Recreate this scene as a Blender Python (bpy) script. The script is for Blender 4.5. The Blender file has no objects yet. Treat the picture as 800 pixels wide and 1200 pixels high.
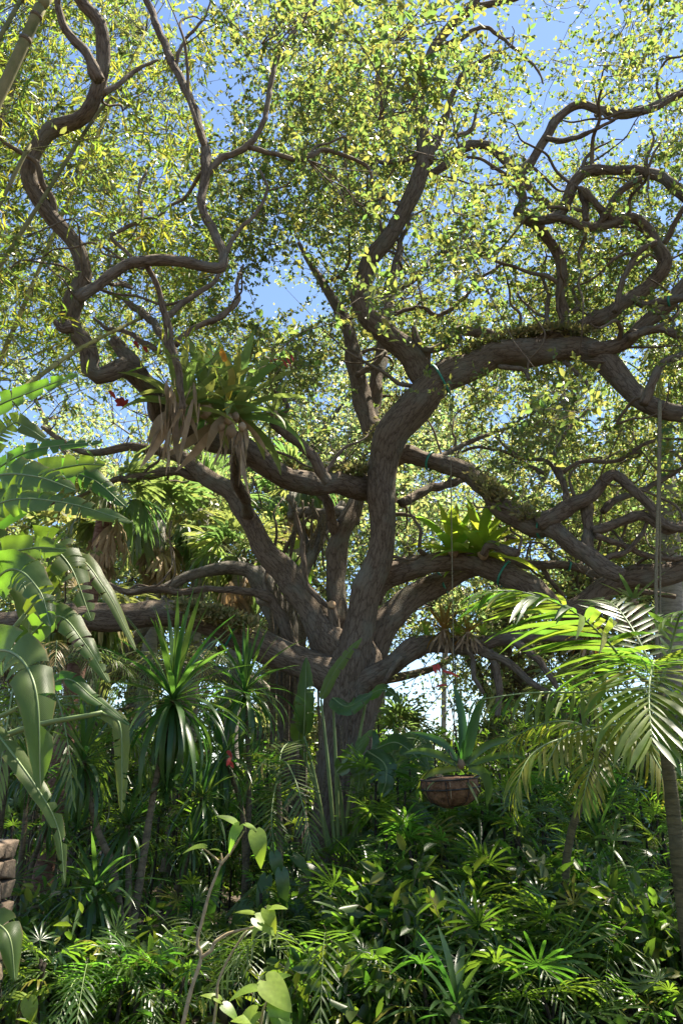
import bpy, math, random
import numpy as np
from mathutils import Matrix, Vector
R = math.radians
rng = np.random.default_rng(7)
random.seed(7)
SC = bpy.context.scene
COL = SC.collection

# ------------------------------------------------------------------ camera
F, PITCH, EYE = 889.0, R(20), np.array([0.0, 0.0, 1.6])
cam = bpy.data.cameras.new('camera'); camo = bpy.data.objects.new('camera', cam); COL.objects.link(camo)
camo.location = EYE; camo.rotation_euler = (R(90) + PITCH, 0, 0)
cam.sensor_fit = 'VERTICAL'; cam.sensor_height = 36; cam.lens = F / 1200 * 36
cam.clip_start = 0.05; cam.clip_end = 3000
SC.camera = camo
# ------------------------------------------------------------------ sky, sun, exposure
SUN_EL, SUN_AZ = R(68), R(60)          # azimuth from +Y (ahead of the camera), positive to the right
w = bpy.data.worlds.new('World'); SC.world = w; w.use_nodes = True
nt = w.node_tree; bg = nt.nodes['Background']
sky = nt.nodes.new('ShaderNodeTexSky'); sky.sky_type = 'NISHITA'; sky.sun_disc = False
sky.sun_elevation = SUN_EL; sky.sun_rotation = SUN_AZ; sky.air_density = 1.0; sky.dust_density = 0.15; sky.ozone_density = 1.6; sky.altitude = 300
nt.links.new(sky.outputs[0], bg.inputs[0]); bg.inputs[1].default_value = 0.07
sl = bpy.data.lights.new('sun', 'SUN'); sl.energy = 5.0; sl.angle = R(0.53); sl.color = (1, 0.92, 0.76)
so = bpy.data.objects.new('sun', sl); COL.objects.link(so)
sd = Vector((math.sin(SUN_AZ) * math.cos(SUN_EL), math.cos(SUN_AZ) * math.cos(SUN_EL), math.sin(SUN_EL)))
so.rotation_euler = sd.to_track_quat('Z', 'Y').to_euler()
vs = SC.view_settings; vs.view_transform = 'Standard'; vs.look = 'None'; vs.gamma = 1; vs.exposure = 2.0
SC.cycles.max_bounces = 10; SC.cycles.transmission_bounces = 6; SC.cycles.diffuse_bounces = 5
SC.cycles.sample_clamp_indirect = 4
SC.cycles.use_denoising = True

# ------------------------------------------------------------------ helpers
CT, ST = math.cos(PITCH), math.sin(PITCH)
def P(px, py, Y):
    """photo pixel (800x1200) + ground distance Y -> world point"""
    a, b = (px - 400) / F, (600 - py) / F
    d = np.array([a, CT - b * ST, ST + b * CT])
    return EYE + d * (Y / d[1])
def zc(px, py, Y):
    b = (600 - py) / F
    return Y / (CT - b * ST)
def proj(p):
    q = np.asarray(p) - EYE
    z = q[..., 1] * CT + q[..., 2] * ST; u = -q[..., 1] * ST + q[..., 2] * CT
    return 400 + F * q[..., 0] / z, 600 - F * u / z, z
def nrm(v):
    v = np.asarray(v, float)
    return v / np.maximum(np.linalg.norm(v, axis=-1, keepdims=True), 1e-9)
def spline(pts, n):
    """Catmull-Rom through rows of pts"""
    p = np.asarray(pts, float)
    if len(p) == 2:
        t = np.linspace(0, 1, n)[:, None]; return p[0] * (1 - t) + p[1] * t
    q = np.vstack([2 * p[0] - p[1], p, 2 * p[-1] - p[-2]])
    seg = np.linalg.norm(np.diff(p[:, :3], axis=0), axis=1) + 1e-9
    s = np.concatenate([[0], np.cumsum(seg)]); tt = np.linspace(0, s[-1], n); out = np.empty((n, p.shape[1]))
    for i, t in enumerate(tt):
        k = min(int(np.searchsorted(s, t, 'right')) - 1, len(p) - 2); f = (t - s[k]) / seg[k]
        a, b, c, d = q[k], q[k + 1], q[k + 2], q[k + 3]
        out[i] = .5 * (2 * b + (c - a) * f + (2 * a - 5 * b + 4 * c - d) * f * f + (3 * b - a - 3 * c + d) * f ** 3)
    return out
def mesh(name, V, Fc, mat=None, smooth=True, attrs=None):
    """V (n,3); Fc list of tuples or (m,k) array"""
    me = bpy.data.meshes.new(name)
    V = np.asarray(V, np.float32)
    if isinstance(Fc, np.ndarray):
        m, k = Fc.shape
        me.vertices.add(len(V)); me.vertices.foreach_set('co', V.ravel())
        me.loops.add(m * k); me.loops.foreach_set('vertex_index', Fc.astype(np.int32).ravel())
        me.polygons.add(m); me.polygons.foreach_set('loop_start', np.arange(0, m * k, k, dtype=np.int32))
        me.update(calc_edges=True)
    else:
        me.from_pydata(V.tolist(), [], [tuple(int(i) for i in f) for f in Fc])
    if smooth: me.polygons.foreach_set('use_smooth', np.ones(len(me.polygons), bool))
    for an, (ty, data) in (attrs or {}).items():
        at = me.attributes.new(an, ty, 'POINT')
        at.data.foreach_set('vector' if ty == 'FLOAT_VECTOR' else 'value', np.asarray(data, np.float32).ravel())
    if mat: me.materials.append(mat)
    me.update()
    return me
def obj(name, me, parent=None, M=None):
    o = bpy.data.objects.new(name, me); COL.objects.link(o)
    if parent is not None: o.parent = parent
    if M is not None: o.matrix_basis = M
    return o
def tag(o, label, cat, group=None, kind=None):
    if label: o['label'] = label
    if cat: o['category'] = cat
    if group: o['group'] = group
    if kind: o['kind'] = kind
    return o
def thing(name, loc, label, cat, group=None):
    o = obj(name, None); o.location = [float(x) for x in loc]; o.empty_display_size = .1
    return tag(o, label, cat, group)
def merge(parts):
    """[(V, F list)] -> one V, F"""
    Vs, Fs, n = [], [], 0
    for V, Fc in parts:
        Vs.append(np.asarray(V)); Fs += [tuple(i + n for i in f) for f in Fc]; n += len(V)
    return np.vstack(Vs), Fs
def tube_geo(pts, rad, sides=10, lump=0.0, seed=0, cap=True):
    p = np.asarray(pts, float); n = len(p); rad = np.asarray(rad, float)
    T = nrm(np.gradient(p, axis=0))
    ref = np.array([1, 0, 0]) if abs(T[0][0]) < .8 else np.array([0, 1, 0])
    u = nrm(np.cross(T[0], ref)); V = np.empty((n, sides, 3)); B = np.empty((n, sides, 3))
    th = np.linspace(0, 2 * math.pi, sides, endpoint=False)
    s = np.concatenate([[0], np.cumsum(np.linalg.norm(np.diff(p, axis=0), axis=1))])
    r_ = np.random.default_rng(seed); ph = r_.uniform(0, 6.28, 8)
    for i in range(n):
        u = nrm(u - T[i] * np.dot(u, T[i])); v = np.cross(T[i], u)
        r = np.full(sides, rad[i])
        if lump:
            f = s[i] / max(rad.max(), .02)
            r = r * (1 + lump * (np.sin(2 * th + ph[0] + f * .8) * .5 + np.sin(3 * th + ph[1] - f * 1.1) * .45 + np.sin(th + ph[2] + f * 1.7) * .5 + math.sin(f * 1.3 + ph[3]) * .6
                 + np.sin(5 * th + ph[4] + f * 2.3) * .25 + np.sin(7 * th + ph[5] + f * .5) * .2))
        V[i] = p[i] + np.cos(th)[:, None] * u * r[:, None] + np.sin(th)[:, None] * v * r[:, None]
        B[i] = np.stack([np.cos(th) * rad[i], np.sin(th) * rad[i], np.full(sides, s[i])], 1) + seed % 17 * 3.1
    Fc = []
    for i in range(n - 1):
        a = i * sides
        for k in range(sides):
            k2 = (k + 1) % sides
            Fc.append((a + k, a + k2, a + sides + k2, a + sides + k))
    V = V.reshape(-1, 3); B = B.reshape(-1, 3)
    if cap:
        Fc.append(tuple(range(sides))[::-1]); Fc.append(tuple(range((n - 1) * sides, n * sides)))
    return V, Fc, B
def tube(name, pts, rad, mat, parent=None, sides=10, lump=0.0, seed=0, off=(0, 0, 0)):
    V, Fc, B = tube_geo(pts, rad, sides, lump, seed)
    return obj(name, mesh(name, V - np.asarray(off), Fc, mat, True, {'barkco': ('FLOAT_VECTOR', B)}), parent)
def frame(pos, y, z):
    """matrix with local +Y along y, +Z near z"""
    y = nrm(y); x = nrm(np.cross(y, z)); z = np.cross(x, y)
    M = Matrix.Identity(4)
    for i in range(3):
        M[i][0], M[i][1], M[i][2], M[i][3] = x[i], y[i], z[i], pos[i]
    return M
def SclM(M, sx, sy=None, sz=None):
    return M @ Matrix.Diagonal((sx, sy or sx, sz or sx, 1))

# ------------------------------------------------------------------ materials
def nodes(m):
    m.use_nodes = True; t = m.node_tree; t.nodes.clear(); return t, t.nodes.new
def ramp(t, fac, stops, interp='LINEAR'):
    n = t.nodes.new('ShaderNodeValToRGB'); n.color_ramp.interpolation = interp
    e = n.color_ramp.elements
    while len(e) < len(stops): e.new(.5)
    for k, (p, c) in zip(e, stops): k.position = p; k.color = (*c, 1)
    t.links.new(fac, n.inputs[0]); return n.outputs[0]
def leafmat(name, c1, c2, tr, mixf=.45, rough=.38, attr=False, extra=None, vein=0, coat=0.5):
    """c1,c2: reflect colours, tr: transmitted colour; per-leaf random mixes them"""
    m = bpy.data.materials.new(name); t, N = nodes(m); L = t.links.new
    out = N('ShaderNodeOutputMaterial'); mix = N('ShaderNodeMixShader'); pb = N('ShaderNodeBsdfPrincipled'); tl = N('ShaderNodeBsdfTranslucent')
    if attr:
        a = N('ShaderNodeAttribute'); a.attribute_name = 'rnd'; rnd = a.outputs['Fac']
    else:
        a = N('ShaderNodeObjectInfo'); rnd = a.outputs['Random']
    stops = [(0, c1), (.9, c2)] + ([(.93, extra), (1, extra)] if extra else [])
    col = ramp(t, rnd, stops)
    tc = N('ShaderNodeTexCoord')
    ns = N('ShaderNodeTexNoise'); ns.inputs['Scale'].default_value = 9; ns.inputs['Detail'].default_value = 4; L(tc.outputs['Object'], ns.inputs['Vector'])
    hv = N('ShaderNodeHueSaturation'); L(col, hv.inputs['Color'])
    mr = N('ShaderNodeMapRange'); L(ns.outputs[0], mr.inputs[0]); mr.inputs[1].default_value = .3; mr.inputs[2].default_value = .7; mr.inputs[3].default_value = .75; mr.inputs[4].default_value = 1.25
    L(mr.outputs[0], hv.inputs['Value'])
    L(hv.outputs[0], pb.inputs['Base Color']); pb.inputs['Roughness'].default_value = rough
    pb.inputs['Specular IOR Level'].default_value = coat
    tcol = N('ShaderNodeMix'); tcol.data_type = 'RGBA'; tcol.blend_type = 'MULTIPLY'; tcol.inputs['Factor'].default_value = 1
    tcol.inputs['A'].default_value = (*tr, 1)
    mr2 = N('ShaderNodeMapRange'); L(rnd, mr2.inputs[0]); mr2.inputs[3].default_value = .55; mr2.inputs[4].default_value = 1.1
    cmb = N('ShaderNodeCombineXYZ'); L(mr2.outputs[0], cmb.inputs[0]); cmb.inputs[1].default_value = 1; cmb.inputs[2].default_value = 1
    L(cmb.outputs[0], tcol.inputs['B']); L(tcol.outputs['Result'], tl.inputs['Color'])
    if vein:
        wv = N('ShaderNodeTexWave'); wv.inputs['Scale'].default_value = vein; wv.inputs['Distortion'].default_value = 1.2; wv.bands_direction = 'X'
        av = N('ShaderNodeAttribute'); av.attribute_name = 'luv'; L(av.outputs['Vector'], wv.inputs['Vector'])
        sx = N('ShaderNodeSeparateXYZ'); L(av.outputs['Vector'], sx.inputs[0]); n5 = N('ShaderNodeTexNoise'); n5.inputs['Scale'].default_value = 14; L(tc.outputs['Object'], n5.inputs['Vector'])
        ad = N('ShaderNodeMath'); ad.operation = 'MULTIPLY_ADD'; L(n5.outputs[0], ad.inputs[0]); ad.inputs[1].default_value = .28; L(sx.outputs[1], ad.inputs[2])
        fe = N('ShaderNodeMapRange'); L(ad.outputs[0], fe.inputs[0]); fe.inputs[1].default_value = 1.06; fe.inputs[2].default_value = 1.16
        me_ = N('ShaderNodeMix'); me_.data_type = 'RGBA'; L(fe.outputs[0], me_.inputs['Factor']); L(hv.outputs[0], me_.inputs['A']); me_.inputs['B'].default_value = (.2, .13, .06, 1); L(me_.outputs['Result'], pb.inputs['Base Color'])
        bp = N('ShaderNodeBump'); bp.inputs['Strength'].default_value = .22; bp.inputs['Distance'].default_value = .004
        L(wv.outputs['Fac'], bp.inputs['Height']); L(bp.outputs[0], pb.inputs['Normal']); L(bp.outputs[0], tl.inputs['Normal'])
    mix.inputs[0].default_value = mixf
    L(pb.outputs[0], mix.inputs[1]); L(tl.outputs[0], mix.inputs[2]); L(mix.outputs[0], out.inputs[0])
    return m
def barkmat(name, dark, mid, light, sc=(16, 16, 5), bump=.9, lichen=.5, dist=.03):
    m = bpy.data.materials.new(name); t, N = nodes(m); L = t.links.new
    out = N('ShaderNodeOutputMaterial'); pb = N('ShaderNodeBsdfPrincipled'); L(pb.outputs[0], out.inputs[0])
    at = N('ShaderNodeAttribute'); at.attribute_name = 'barkco'
    mp = N('ShaderNodeMapping'); mp.inputs['Scale'].default_value = sc; L(at.outputs['Vector'], mp.inputs[0])
    n0 = N('ShaderNodeTexNoise'); n0.inputs['Scale'].default_value = 1.2; n0.inputs['Detail'].default_value = 3; L(mp.outputs[0], n0.inputs['Vector'])
    mv = N('ShaderNodeMix'); mv.data_type = 'RGBA'; mv.inputs['Factor'].default_value = .6; L(mp.outputs[0], mv.inputs['A']); L(n0.outputs['Color'], mv.inputs['B'])
    vo = N('ShaderNodeTexVoronoi'); vo.feature = 'DISTANCE_TO_EDGE'; vo.inputs['Scale'].default_value = 1.6; L(mv.outputs['Result'], vo.inputs['Vector'])
    n1 = N('ShaderNodeTexNoise'); n1.inputs['Scale'].default_value = 4; n1.inputs['Detail'].default_value = 8; n1.inputs['Roughness'].default_value = .65; L(mp.outputs[0], n1.inputs['Vector'])
    h = N('ShaderNodeMath'); h.operation = 'MULTIPLY_ADD'; L(n1.outputs[0], h.inputs[0]); h.inputs[1].default_value = .62
    mn = N('ShaderNodeMath'); mn.operation = 'MINIMUM'; L(vo.outputs[0], mn.inputs[0]); mn.inputs[1].default_value = .16; L(mn.outputs[0], h.inputs[2])
    c = ramp(t, h.outputs[0], [(.2, dark), (.36, mid), (.58, light)])
    tc = N('ShaderNodeTexCoord')
    n2 = N('ShaderNodeTexNoise'); n2.inputs['Scale'].default_value = 2.6; n2.inputs['Detail'].default_value = 6; L(tc.outputs['Object'], n2.inputs['Vector'])
    f2 = ramp(t, n2.outputs[0], [(.52, (0, 0, 0)), (.68, (lichen, lichen, lichen))])
    mx = N('ShaderNodeMix'); mx.data_type = 'RGBA'; L(f2, mx.inputs['Factor']); L(c, mx.inputs['A']); mx.inputs['B'].default_value = (.19, .19, .155, 1)
    L(mx.outputs['Result'], pb.inputs['Base Color']); pb.inputs['Roughness'].default_value = .9; pb.inputs['Specular IOR Level'].default_value = .2
    bp = N('ShaderNodeBump'); bp.inputs['Strength'].default_value = bump; bp.inputs['Distance'].default_value = dist; L(h.outputs[0], bp.inputs['Height']); L(bp.outputs[0], pb.inputs['Normal'])
    return m
def plainmat(name, c1, c2, scale=6, rough=.7, bump=.3, bd=.01):
    m = bpy.data.materials.new(name); t, N = nodes(m); L = t.links.new
    out = N('ShaderNodeOutputMaterial'); pb = N('ShaderNodeBsdfPrincipled'); L(pb.outputs[0], out.inputs[0])
    tc = N('ShaderNodeTexCoord'); n = N('ShaderNodeTexNoise'); n.inputs['Scale'].default_value = scale; n.inputs['Detail'].default_value = 8; n.inputs['Roughness'].default_value = .6
    L(tc.outputs['Object'], n.inputs['Vector']); L(ramp(t, n.outputs[0], [(.35, c1), (.65, c2)]), pb.inputs['Base Color'])
    pb.inputs['Roughness'].default_value = rough
    bp = N('ShaderNodeBump'); bp.inputs['Strength'].default_value = bump; bp.inputs['Distance'].default_value = bd; L(n.outputs[0], bp.inputs['Height']); L(bp.outputs[0], pb.inputs['Normal'])
    return m
M = {}
M['bark'] = barkmat('oak_bark', (.034, .024, .017), (.135, .1, .073), (.235, .187, .143), sc=(26, 26, 6), bump=1.0, lichen=.6, dist=.045)
M['twig'] = barkmat('twig_bark', (.05, .036, .026), (.12, .09, .066), (.19, .15, .11), sc=(20, 20, 6), bump=.5, lichen=.3)
M['graybark'] = barkmat('gray_bark', (.05, .042, .034), (.13, .11, .09), (.24, .21, .18), sc=(12, 12, 5), bump=.7, lichen=.5)
M['redpalm'] = barkmat('palm_trunk_bark', (.06, .03, .022), (.16, .085, .06), (.26, .16, .12), sc=(5, 5, 16), bump=.8, lichen=.2)
M['graypalm'] = barkmat('gray_palm_bark', (.13, .12, .1), (.22, .2, .18), (.33, .31, .28), sc=(3, 3, 14), bump=.5, lichen=.3)
M['cane'] = barkmat('cane_bark', (.05, .04, .025), (.11, .085, .055), (.19, .15, .1), sc=(8, 8, 26), bump=.6, lichen=.15)
M['darkcane'] = barkmat('fibre_cane', (.012, .01, .007), (.03, .024, .018), (.06, .05, .035), sc=(20, 20, 14), bump=.7, lichen=.1)
M['bamboo'] = barkmat('bamboo_cane', (.06, .07, .025), (.12, .12, .045), (.2, .17, .08), sc=(3, 3, 2), bump=.2, lichen=.1)
M['bamboo_yellow'] = barkmat('bamboo_cane_yellow', (.12, .12, .035), (.24, .22, .07), (.34, .3, .11), sc=(3, 3, 2), bump=.2, lichen=.1)
M['palmstem'] = barkmat('ringed_palm_stem', (.035, .032, .016), (.075, .066, .032), (.13, .11, .055), sc=(4, 4, 22), bump=.6, lichen=.15)
M['crownshaft'] = plainmat('crownshaft_green', (.07, .16, .07), (.12, .22, .1), 3, .4, .1)
M['oakleaf'] = leafmat('oak_leaf', (.04, .054, .02), (.115, .118, .045), (.43, .44, .09), .44, .31, True, extra=(.16, .13, .05))
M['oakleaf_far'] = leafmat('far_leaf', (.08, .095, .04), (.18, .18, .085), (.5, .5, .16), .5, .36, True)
M['bambooleaf'] = leafmat('bamboo_leaf', (.06, .1, .02), (.12, .15, .03), (.46, .46, .05), .55, .4, True, extra=(.45, .2, .03))
M['fern'] = leafmat('resurrection_fern', (.13, .13, .045), (.3, .25, .12), (.36, .32, .1), .3, .7, True)
M['banana'] = leafmat('banana_leaf', (.034, .066, .017), (.1, .125, .042), (.27, .41, .03), .42, .42, vein=1.0, coat=.35)
M['midrib'] = plainmat('pale_midrib', (.11, .17, .055), (.2, .25, .09), 4, .5, .1)
M['ladypalm'] = leafmat('lady_palm_leaf', (.018, .045, .014), (.055, .09, .022), (.3, .46, .035), .44, .3, extra=(.17, .15, .03))
M['dracaena'] = leafmat('dracaena_leaf', (.025, .06, .022), (.055, .1, .03), (.2, .33, .04), .38, .3)
M['frond'] = leafmat('palm_leaflet', (.035, .075, .018), (.1, .135, .032), (.31, .43, .04), .44, .36, extra=(.22, .19, .06))
M['yfrond'] = leafmat('yellow_palm_leaflet', (.07, .1, .02), (.15, .15, .03), (.45, .45, .04), .5, .36)
M['fanpalm'] = leafmat('fan_palm_leaf', (.06, .08, .03), (.13, .14, .06), (.38, .42, .1), .42, .4, extra=(.3, .22, .1))
M['deadfrond'] = leafmat('dead_palm_leaf', (.2, .13, .075), (.4, .29, .17), (.45, .3, .14), .3, .7)
M['brom'] = leafmat('bromeliad_leaf', (.17, .23, .03), (.28, .33, .05), (.64, .68, .06), .5, .35)
M['aechmea'] = leafmat('large_bromeliad_leaf', (.1, .145, .05), (.22, .24, .08), (.42, .48, .1), .38, .45)
M['aechmea_y'] = leafmat('yellow_bromeliad_leaf', (.22, .2, .03), (.3, .24, .03), (.6, .45, .04), .35, .4)
M['orange'] = leafmat('orange_leaf_tip', (.5, .2, .02), (.55, .24, .02), (.8, .35, .03), .4, .45)
M['redbrom'] = leafmat('red_bromeliad_leaf', (.12, .12, .03), (.3, .1, .03), (.55, .3, .05), .45, .4)
M['dead'] = leafmat('dead_leaf', (.22, .15, .09), (.42, .31, .2), (.4, .25, .12), .25, .8)
M['red'] = leafmat('red_bract', (.36, .02, .02), (.45, .05, .035), (.7, .08, .05), .35, .5)
M['broad'] = leafmat('broad_leaf', (.035, .075, .03), (.06, .11, .04), (.2, .36, .04), .38, .3)
M['palestem'] = plainmat('pale_stem', (.2, .15, .08), (.36, .28, .16), 30, .7, .4)
M['lime'] = leafmat('lime_leaf', (.11, .18, .03), (.2, .27, .04), (.5, .62, .05), .5, .38)
M['shrubleaf'] = leafmat('shrub_leaf', (.02, .045, .014), (.06, .09, .024), (.25, .36, .03), .42, .36, True, extra=(.2, .2, .04))
M['strapgreen'] = plainmat('teal_strap', (.012, .17, .12), (.03, .24, .17), 30, .5, .1)
M['wood'] = plainmat('cut_wood', (.35, .22, .12), (.5, .34, .2), 14, .8, .2)
M['coco'] = plainmat('coco_fibre', (.09, .045, .022), (.24, .13, .07), 22, .95, 1.0, .03)
M['wire'] = plainmat('black_wire', (.012, .011, .01), (.03, .028, .025), 20, .6, .1)
M['rope'] = plainmat('grey_rope', (.12, .1, .06), (.22, .19, .12), 60, .9, .5)
M['stone'] = plainmat('pillar_stone', (.08, .055, .038), (.2, .145, .1), 9, .95, 1.0, .03)
M['mortar'] = plainmat('dark_mortar', (.03, .025, .02), (.07, .06, .05), 12, .95, .6)
def groundmat():
    m = plainmat('leaf_litter_soil', (.02, .014, .009), (.075, .052, .032), 5, .95, 1.0, .05)
    return m
M['ground'] = groundmat()

# ------------------------------------------------------------------ ground
gs = 90; gx, gy = np.meshgrid(np.linspace(-1, 1, gs), np.linspace(-1, 1, gs))
gx = np.sign(gx) * np.abs(gx) ** 3 * 700; gy = np.sign(gy) * np.abs(gy) ** 3 * 700 + 10
GV = np.stack([gx, gy, .05 * np.sin(gx * .9 + 1) * np.cos(gy * .7) - .06], -1).reshape(-1, 3)
ii = np.arange(gs * gs).reshape(gs, gs)
GF = np.stack([ii[:-1, :-1], ii[:-1, 1:], ii[1:, 1:], ii[1:, :-1]], -1).reshape(-1, 4)
tag(obj('ground', mesh('ground', GV, GF, M['ground'])), 'dark soil and leaf litter under the garden plants', None, kind='structure')

# ------------------------------------------------------------------ leaf cloud builders (numpy)
def leaf_cloud(C, D, Nn, Ls, Ws, fold=.12, simple=False):
    """folded six-point leaves at C pointing along D with normal Nn"""
    D = nrm(D); S = nrm(np.cross(D, Nn)); Nn = np.cross(S, D)
    Ls = Ls[:, None]; Ws = Ws[:, None]
    up = Nn * Ws * fold * 2
    curl = -Nn * Ls * rng.uniform(-.05, .22, (len(C), 1))
    if simple:
        v = np.stack([C, C + D * Ls * .5 + S * Ws * .5 + up, C + D * Ls, C + D * Ls * .5 - S * Ws * .5 + up], 1).reshape(-1, 3)
        return v, np.arange(len(C))[:, None] * 4 + [0, 1, 2, 3]
    v = np.stack([C, C + D * Ls * .32 + S * Ws * .46 + up, C + D * Ls * .68 + S * Ws * .42 + up + curl * .5, C + D * Ls + curl,
                  C + D * Ls * .68 - S * Ws * .42 + up + curl * .5, C + D * Ls * .32 - S * Ws * .46 + up], 1).reshape(-1, 3)
    b = np.arange(len(C))[:, None] * 6
    f = np.concatenate([b + [0, 1, 2, 3], b + [3, 4, 5, 0]], 0)
    return v, f
def cloud_obj(name, geos, mat, parent=None, off=(0, 0, 0), kind='stuff'):
    Vs, Fs, Rn, n = [], [], [], 0
    for v, f in geos:
        Vs.append(v - np.asarray(off)); Fs.append(f + n); n += len(v)
        q = 4 if len(f) * 4 == len(v) else 6; Rn.append(np.repeat(rng.random(len(v) // q), q))
    o = obj(name, mesh(name, np.vstack(Vs), np.vstack(Fs), mat, False, {'rnd': ('FLOAT', np.concatenate(Rn))}), parent)
    if kind: o['kind'] = kind
    return o
def sprays(centers, radius, ntw, nleaf, L, W, upb=.25, spread=.9, twr=.004, droop=0.0, tuft=1.0, simple=False):
    """leafy twigs around cluster centers -> leaf geo, twig (V,F)"""
    K = len(centers); radius = np.broadcast_to(radius, (K,))
    c = np.repeat(centers, ntw, 0); rr = np.repeat(radius, ntw)
    d = rng.normal(size=(K * ntw, 3)); d[:, 2] = d[:, 2] * .6 + upb; d = nrm(d)
    st = c + rng.normal(size=c.shape) * rr[:, None] * .25
    ln = rr * rng.uniform(.6, 1.15, len(c))
    bend = rng.normal(size=c.shape) * .35; bend[:, 2] -= droop
    t = (np.arange(nleaf) + .6) / nleaf
    tt = np.tile(t, len(c)) + rng.uniform(-.5, .5, len(c) * nleaf) / nleaf; tt = np.where(tt > 0, np.abs(tt), 0) ** tuft
    S, Dd, Ln, Bd = (np.repeat(a, nleaf, 0) for a in (st, d, ln, bend))
    pos = S + (Dd * tt[:, None] + Bd * (tt ** 2)[:, None] * .6) * Ln[:, None]
    ld = nrm(Dd * .5 + rng.normal(size=pos.shape) * spread); nn = rng.normal(size=pos.shape) * .75; nn[:, 2] += .9
    sz = rng.uniform(.45, 1.3, len(pos))
    lv = leaf_cloud(pos, ld, nrm(nn), L * sz, W * sz, simple=simple)
    # twig: three-sided, three rings
    u = nrm(np.cross(d, rng.normal(size=d.shape))); v2 = np.cross(d, u); rings = []
    for k, q in enumerate((0, .5, 1)):
        cc = st + (d * q + bend * q * q * .6) * ln[:, None]
        r = twr * (1 - .75 * q)
        for a in (0, 2.094, 4.189):
            rings.append(cc + (u * math.cos(a) + v2 * math.sin(a)) * r)
    TV = np.stack(rings, 1).reshape(-1, 3); b = np.arange(len(c))[:, None] * 9; fs = []
    for q in (0, 3):
        for a in range(3):
            fs.append(b + [q + a, q + (a + 1) % 3, q + 3 + (a + 1) % 3, q + 3 + a])
    return lv, (TV, np.concatenate(fs, 0))
def twig_obj(name, geos, mat, parent, off):
    Vs, Fs, n = [], [], 0
    for v, f in geos:
        Vs.append(v - np.asarray(off)); Fs.append(f + n); n += len(v)
    V = np.vstack(Vs)
    o = obj(name, mesh(name, V, np.vstack(Fs), mat, True, {'barkco': ('FLOAT_VECTOR', V)}), parent); o['kind'] = 'stuff'
    return o

# ------------------------------------------------------------------ the big live oak
TY = 11.0
OAK = P(385, 1060, TY); OAK[2] = -0.05
oak = thing('oak_tree', OAK, 'huge spreading live oak with thick twisting dark limbs above the garden', 'tree')
def limb_pts(rows):
    """rows (px, py, Y, width px) -> xyz r"""
    return np.array([[*P(x, y, Y), .5 * wd * zc(x, y, Y) / F] for x, y, Y, wd in rows])
BR_PTS = []
def limb(rows, name='limb', parent=None, sides=None, lump=.075, flare=0.0, slim=.93, seedv=[0]):
    q = limb_pts(rows); seedv[0] += 1
    ln = np.linalg.norm(np.diff(q[:, :3], axis=0), axis=1).sum(); rm = q[:, 3].mean()
    n = int(np.clip(ln / max(rm * .55, .035), 8, 90))
    s = spline(q, n); r = np.maximum(s[:, 3], .004) * slim
    if flare: r = r * (1 + flare * np.exp(-np.linspace(0, ln, n) / (q[0, 3] * 2.0)))
    for k in range(int(ln / max(rm * 5, .25))):
        kc = rng.uniform(0, n); r = r * (1 + rng.uniform(.03, .13) * (name != 'trunk') * np.exp(-((np.arange(n) - kc) / rng.uniform(1.0, 2.2)) ** 2))
    # knobbly waviness of the path
    wob = rng.normal(size=(5, 3)); tt = np.linspace(0, ln / max(rm, .02), n)
    s[:, :3] += (np.sin(tt[:, None] * .55 + wob[0] * 3) * .16 + np.sin(tt[:, None] * 1.1 + wob[1] * 3) * .07) * r[:, None] * np.minimum(1, np.arange(n) / 4)[:, None]
    sd_ = sides or (22 if rm > .13 else 14 if rm > .05 else 8)
    o = tube(name, s[:, :3], r, M['bark'] if rm > .03 else M['twig'], parent or oak, sd_, lump if rm > .03 else lump * .6, seedv[0] * 7 + 3, OAK)
    BR_PTS.append(s)
    return o
def D(y0, y1, pts):
    """add depths running from y0 to y1 along the list of (x, y, w)"""
    n = len(pts); a = np.array([(p[0], p[1]) for p in pts], float)
    s = np.concatenate([[0], np.cumsum(np.linalg.norm(np.diff(a, axis=0), axis=1))]); s = s / s[-1]
    return [(x, y, y0 + (y1 - y0) * k, wd) for (x, y, wd), k in zip(pts, s)]
# trunk with flared foot
trunk = limb([(384, 1095, 10.9, 118), (385, 1065, 11, 92), (389, 1020, 11, 74), (395, 960, 11, 65), (401, 900, 11, 62), (405, 850, 11, 63), (408, 805, 11, 70), (410, 775, 11, 62), (412, 755, 11, 44)], 'trunk', lump=.09, sides=30)
# leader that sweeps into the great right-hand arch
L1 = limb(D(11, 9.6, [(408, 815, 56), (417, 745, 42), (431, 700, 35), (442, 660, 33), (447, 612, 31), (445, 580, 35), (447, 549, 38), (458, 518, 43), (475, 487, 42), (497, 462, 40), (525, 443, 38), (555, 427, 35), (581, 414, 34), (625, 411, 34)])
          + D(9.5, 8.2, [(655, 408, 31), (680, 410, 28), (706, 425, 28), (738, 455, 27), (762, 474, 25), (800, 483, 21), (860, 482, 16), (930, 465, 10)]))
L2 = limb(D(10.0, 8.6, [(500, 452, 31), (480, 417, 29), (456, 393, 28), (430, 372, 27), (422, 346, 25), (432, 315, 22), (449, 284, 21), (474, 245, 20), (492, 210, 20), (495, 160, 17), (492, 110, 14), (505, 60, 12), (530, 30, 11), (552, 8, 10), (575, -40, 8)]))
L3 = limb(D(10.6, 11, [(440, 508, 26), (425, 474, 24), (418, 440, 21), (413, 406, 18), (404, 380, 17), (400, 366, 15), (381, 337, 11), (366, 313, 8), (350, 285, 5)]))
L3b = limb(D(10.9, 11.6, [(432, 490, 22), (438, 466, 18), (443, 437, 16), (447, 406, 15), (452, 370, 13), (462, 325, 10), (470, 290, 7)]), 'branch', L3)
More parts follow.
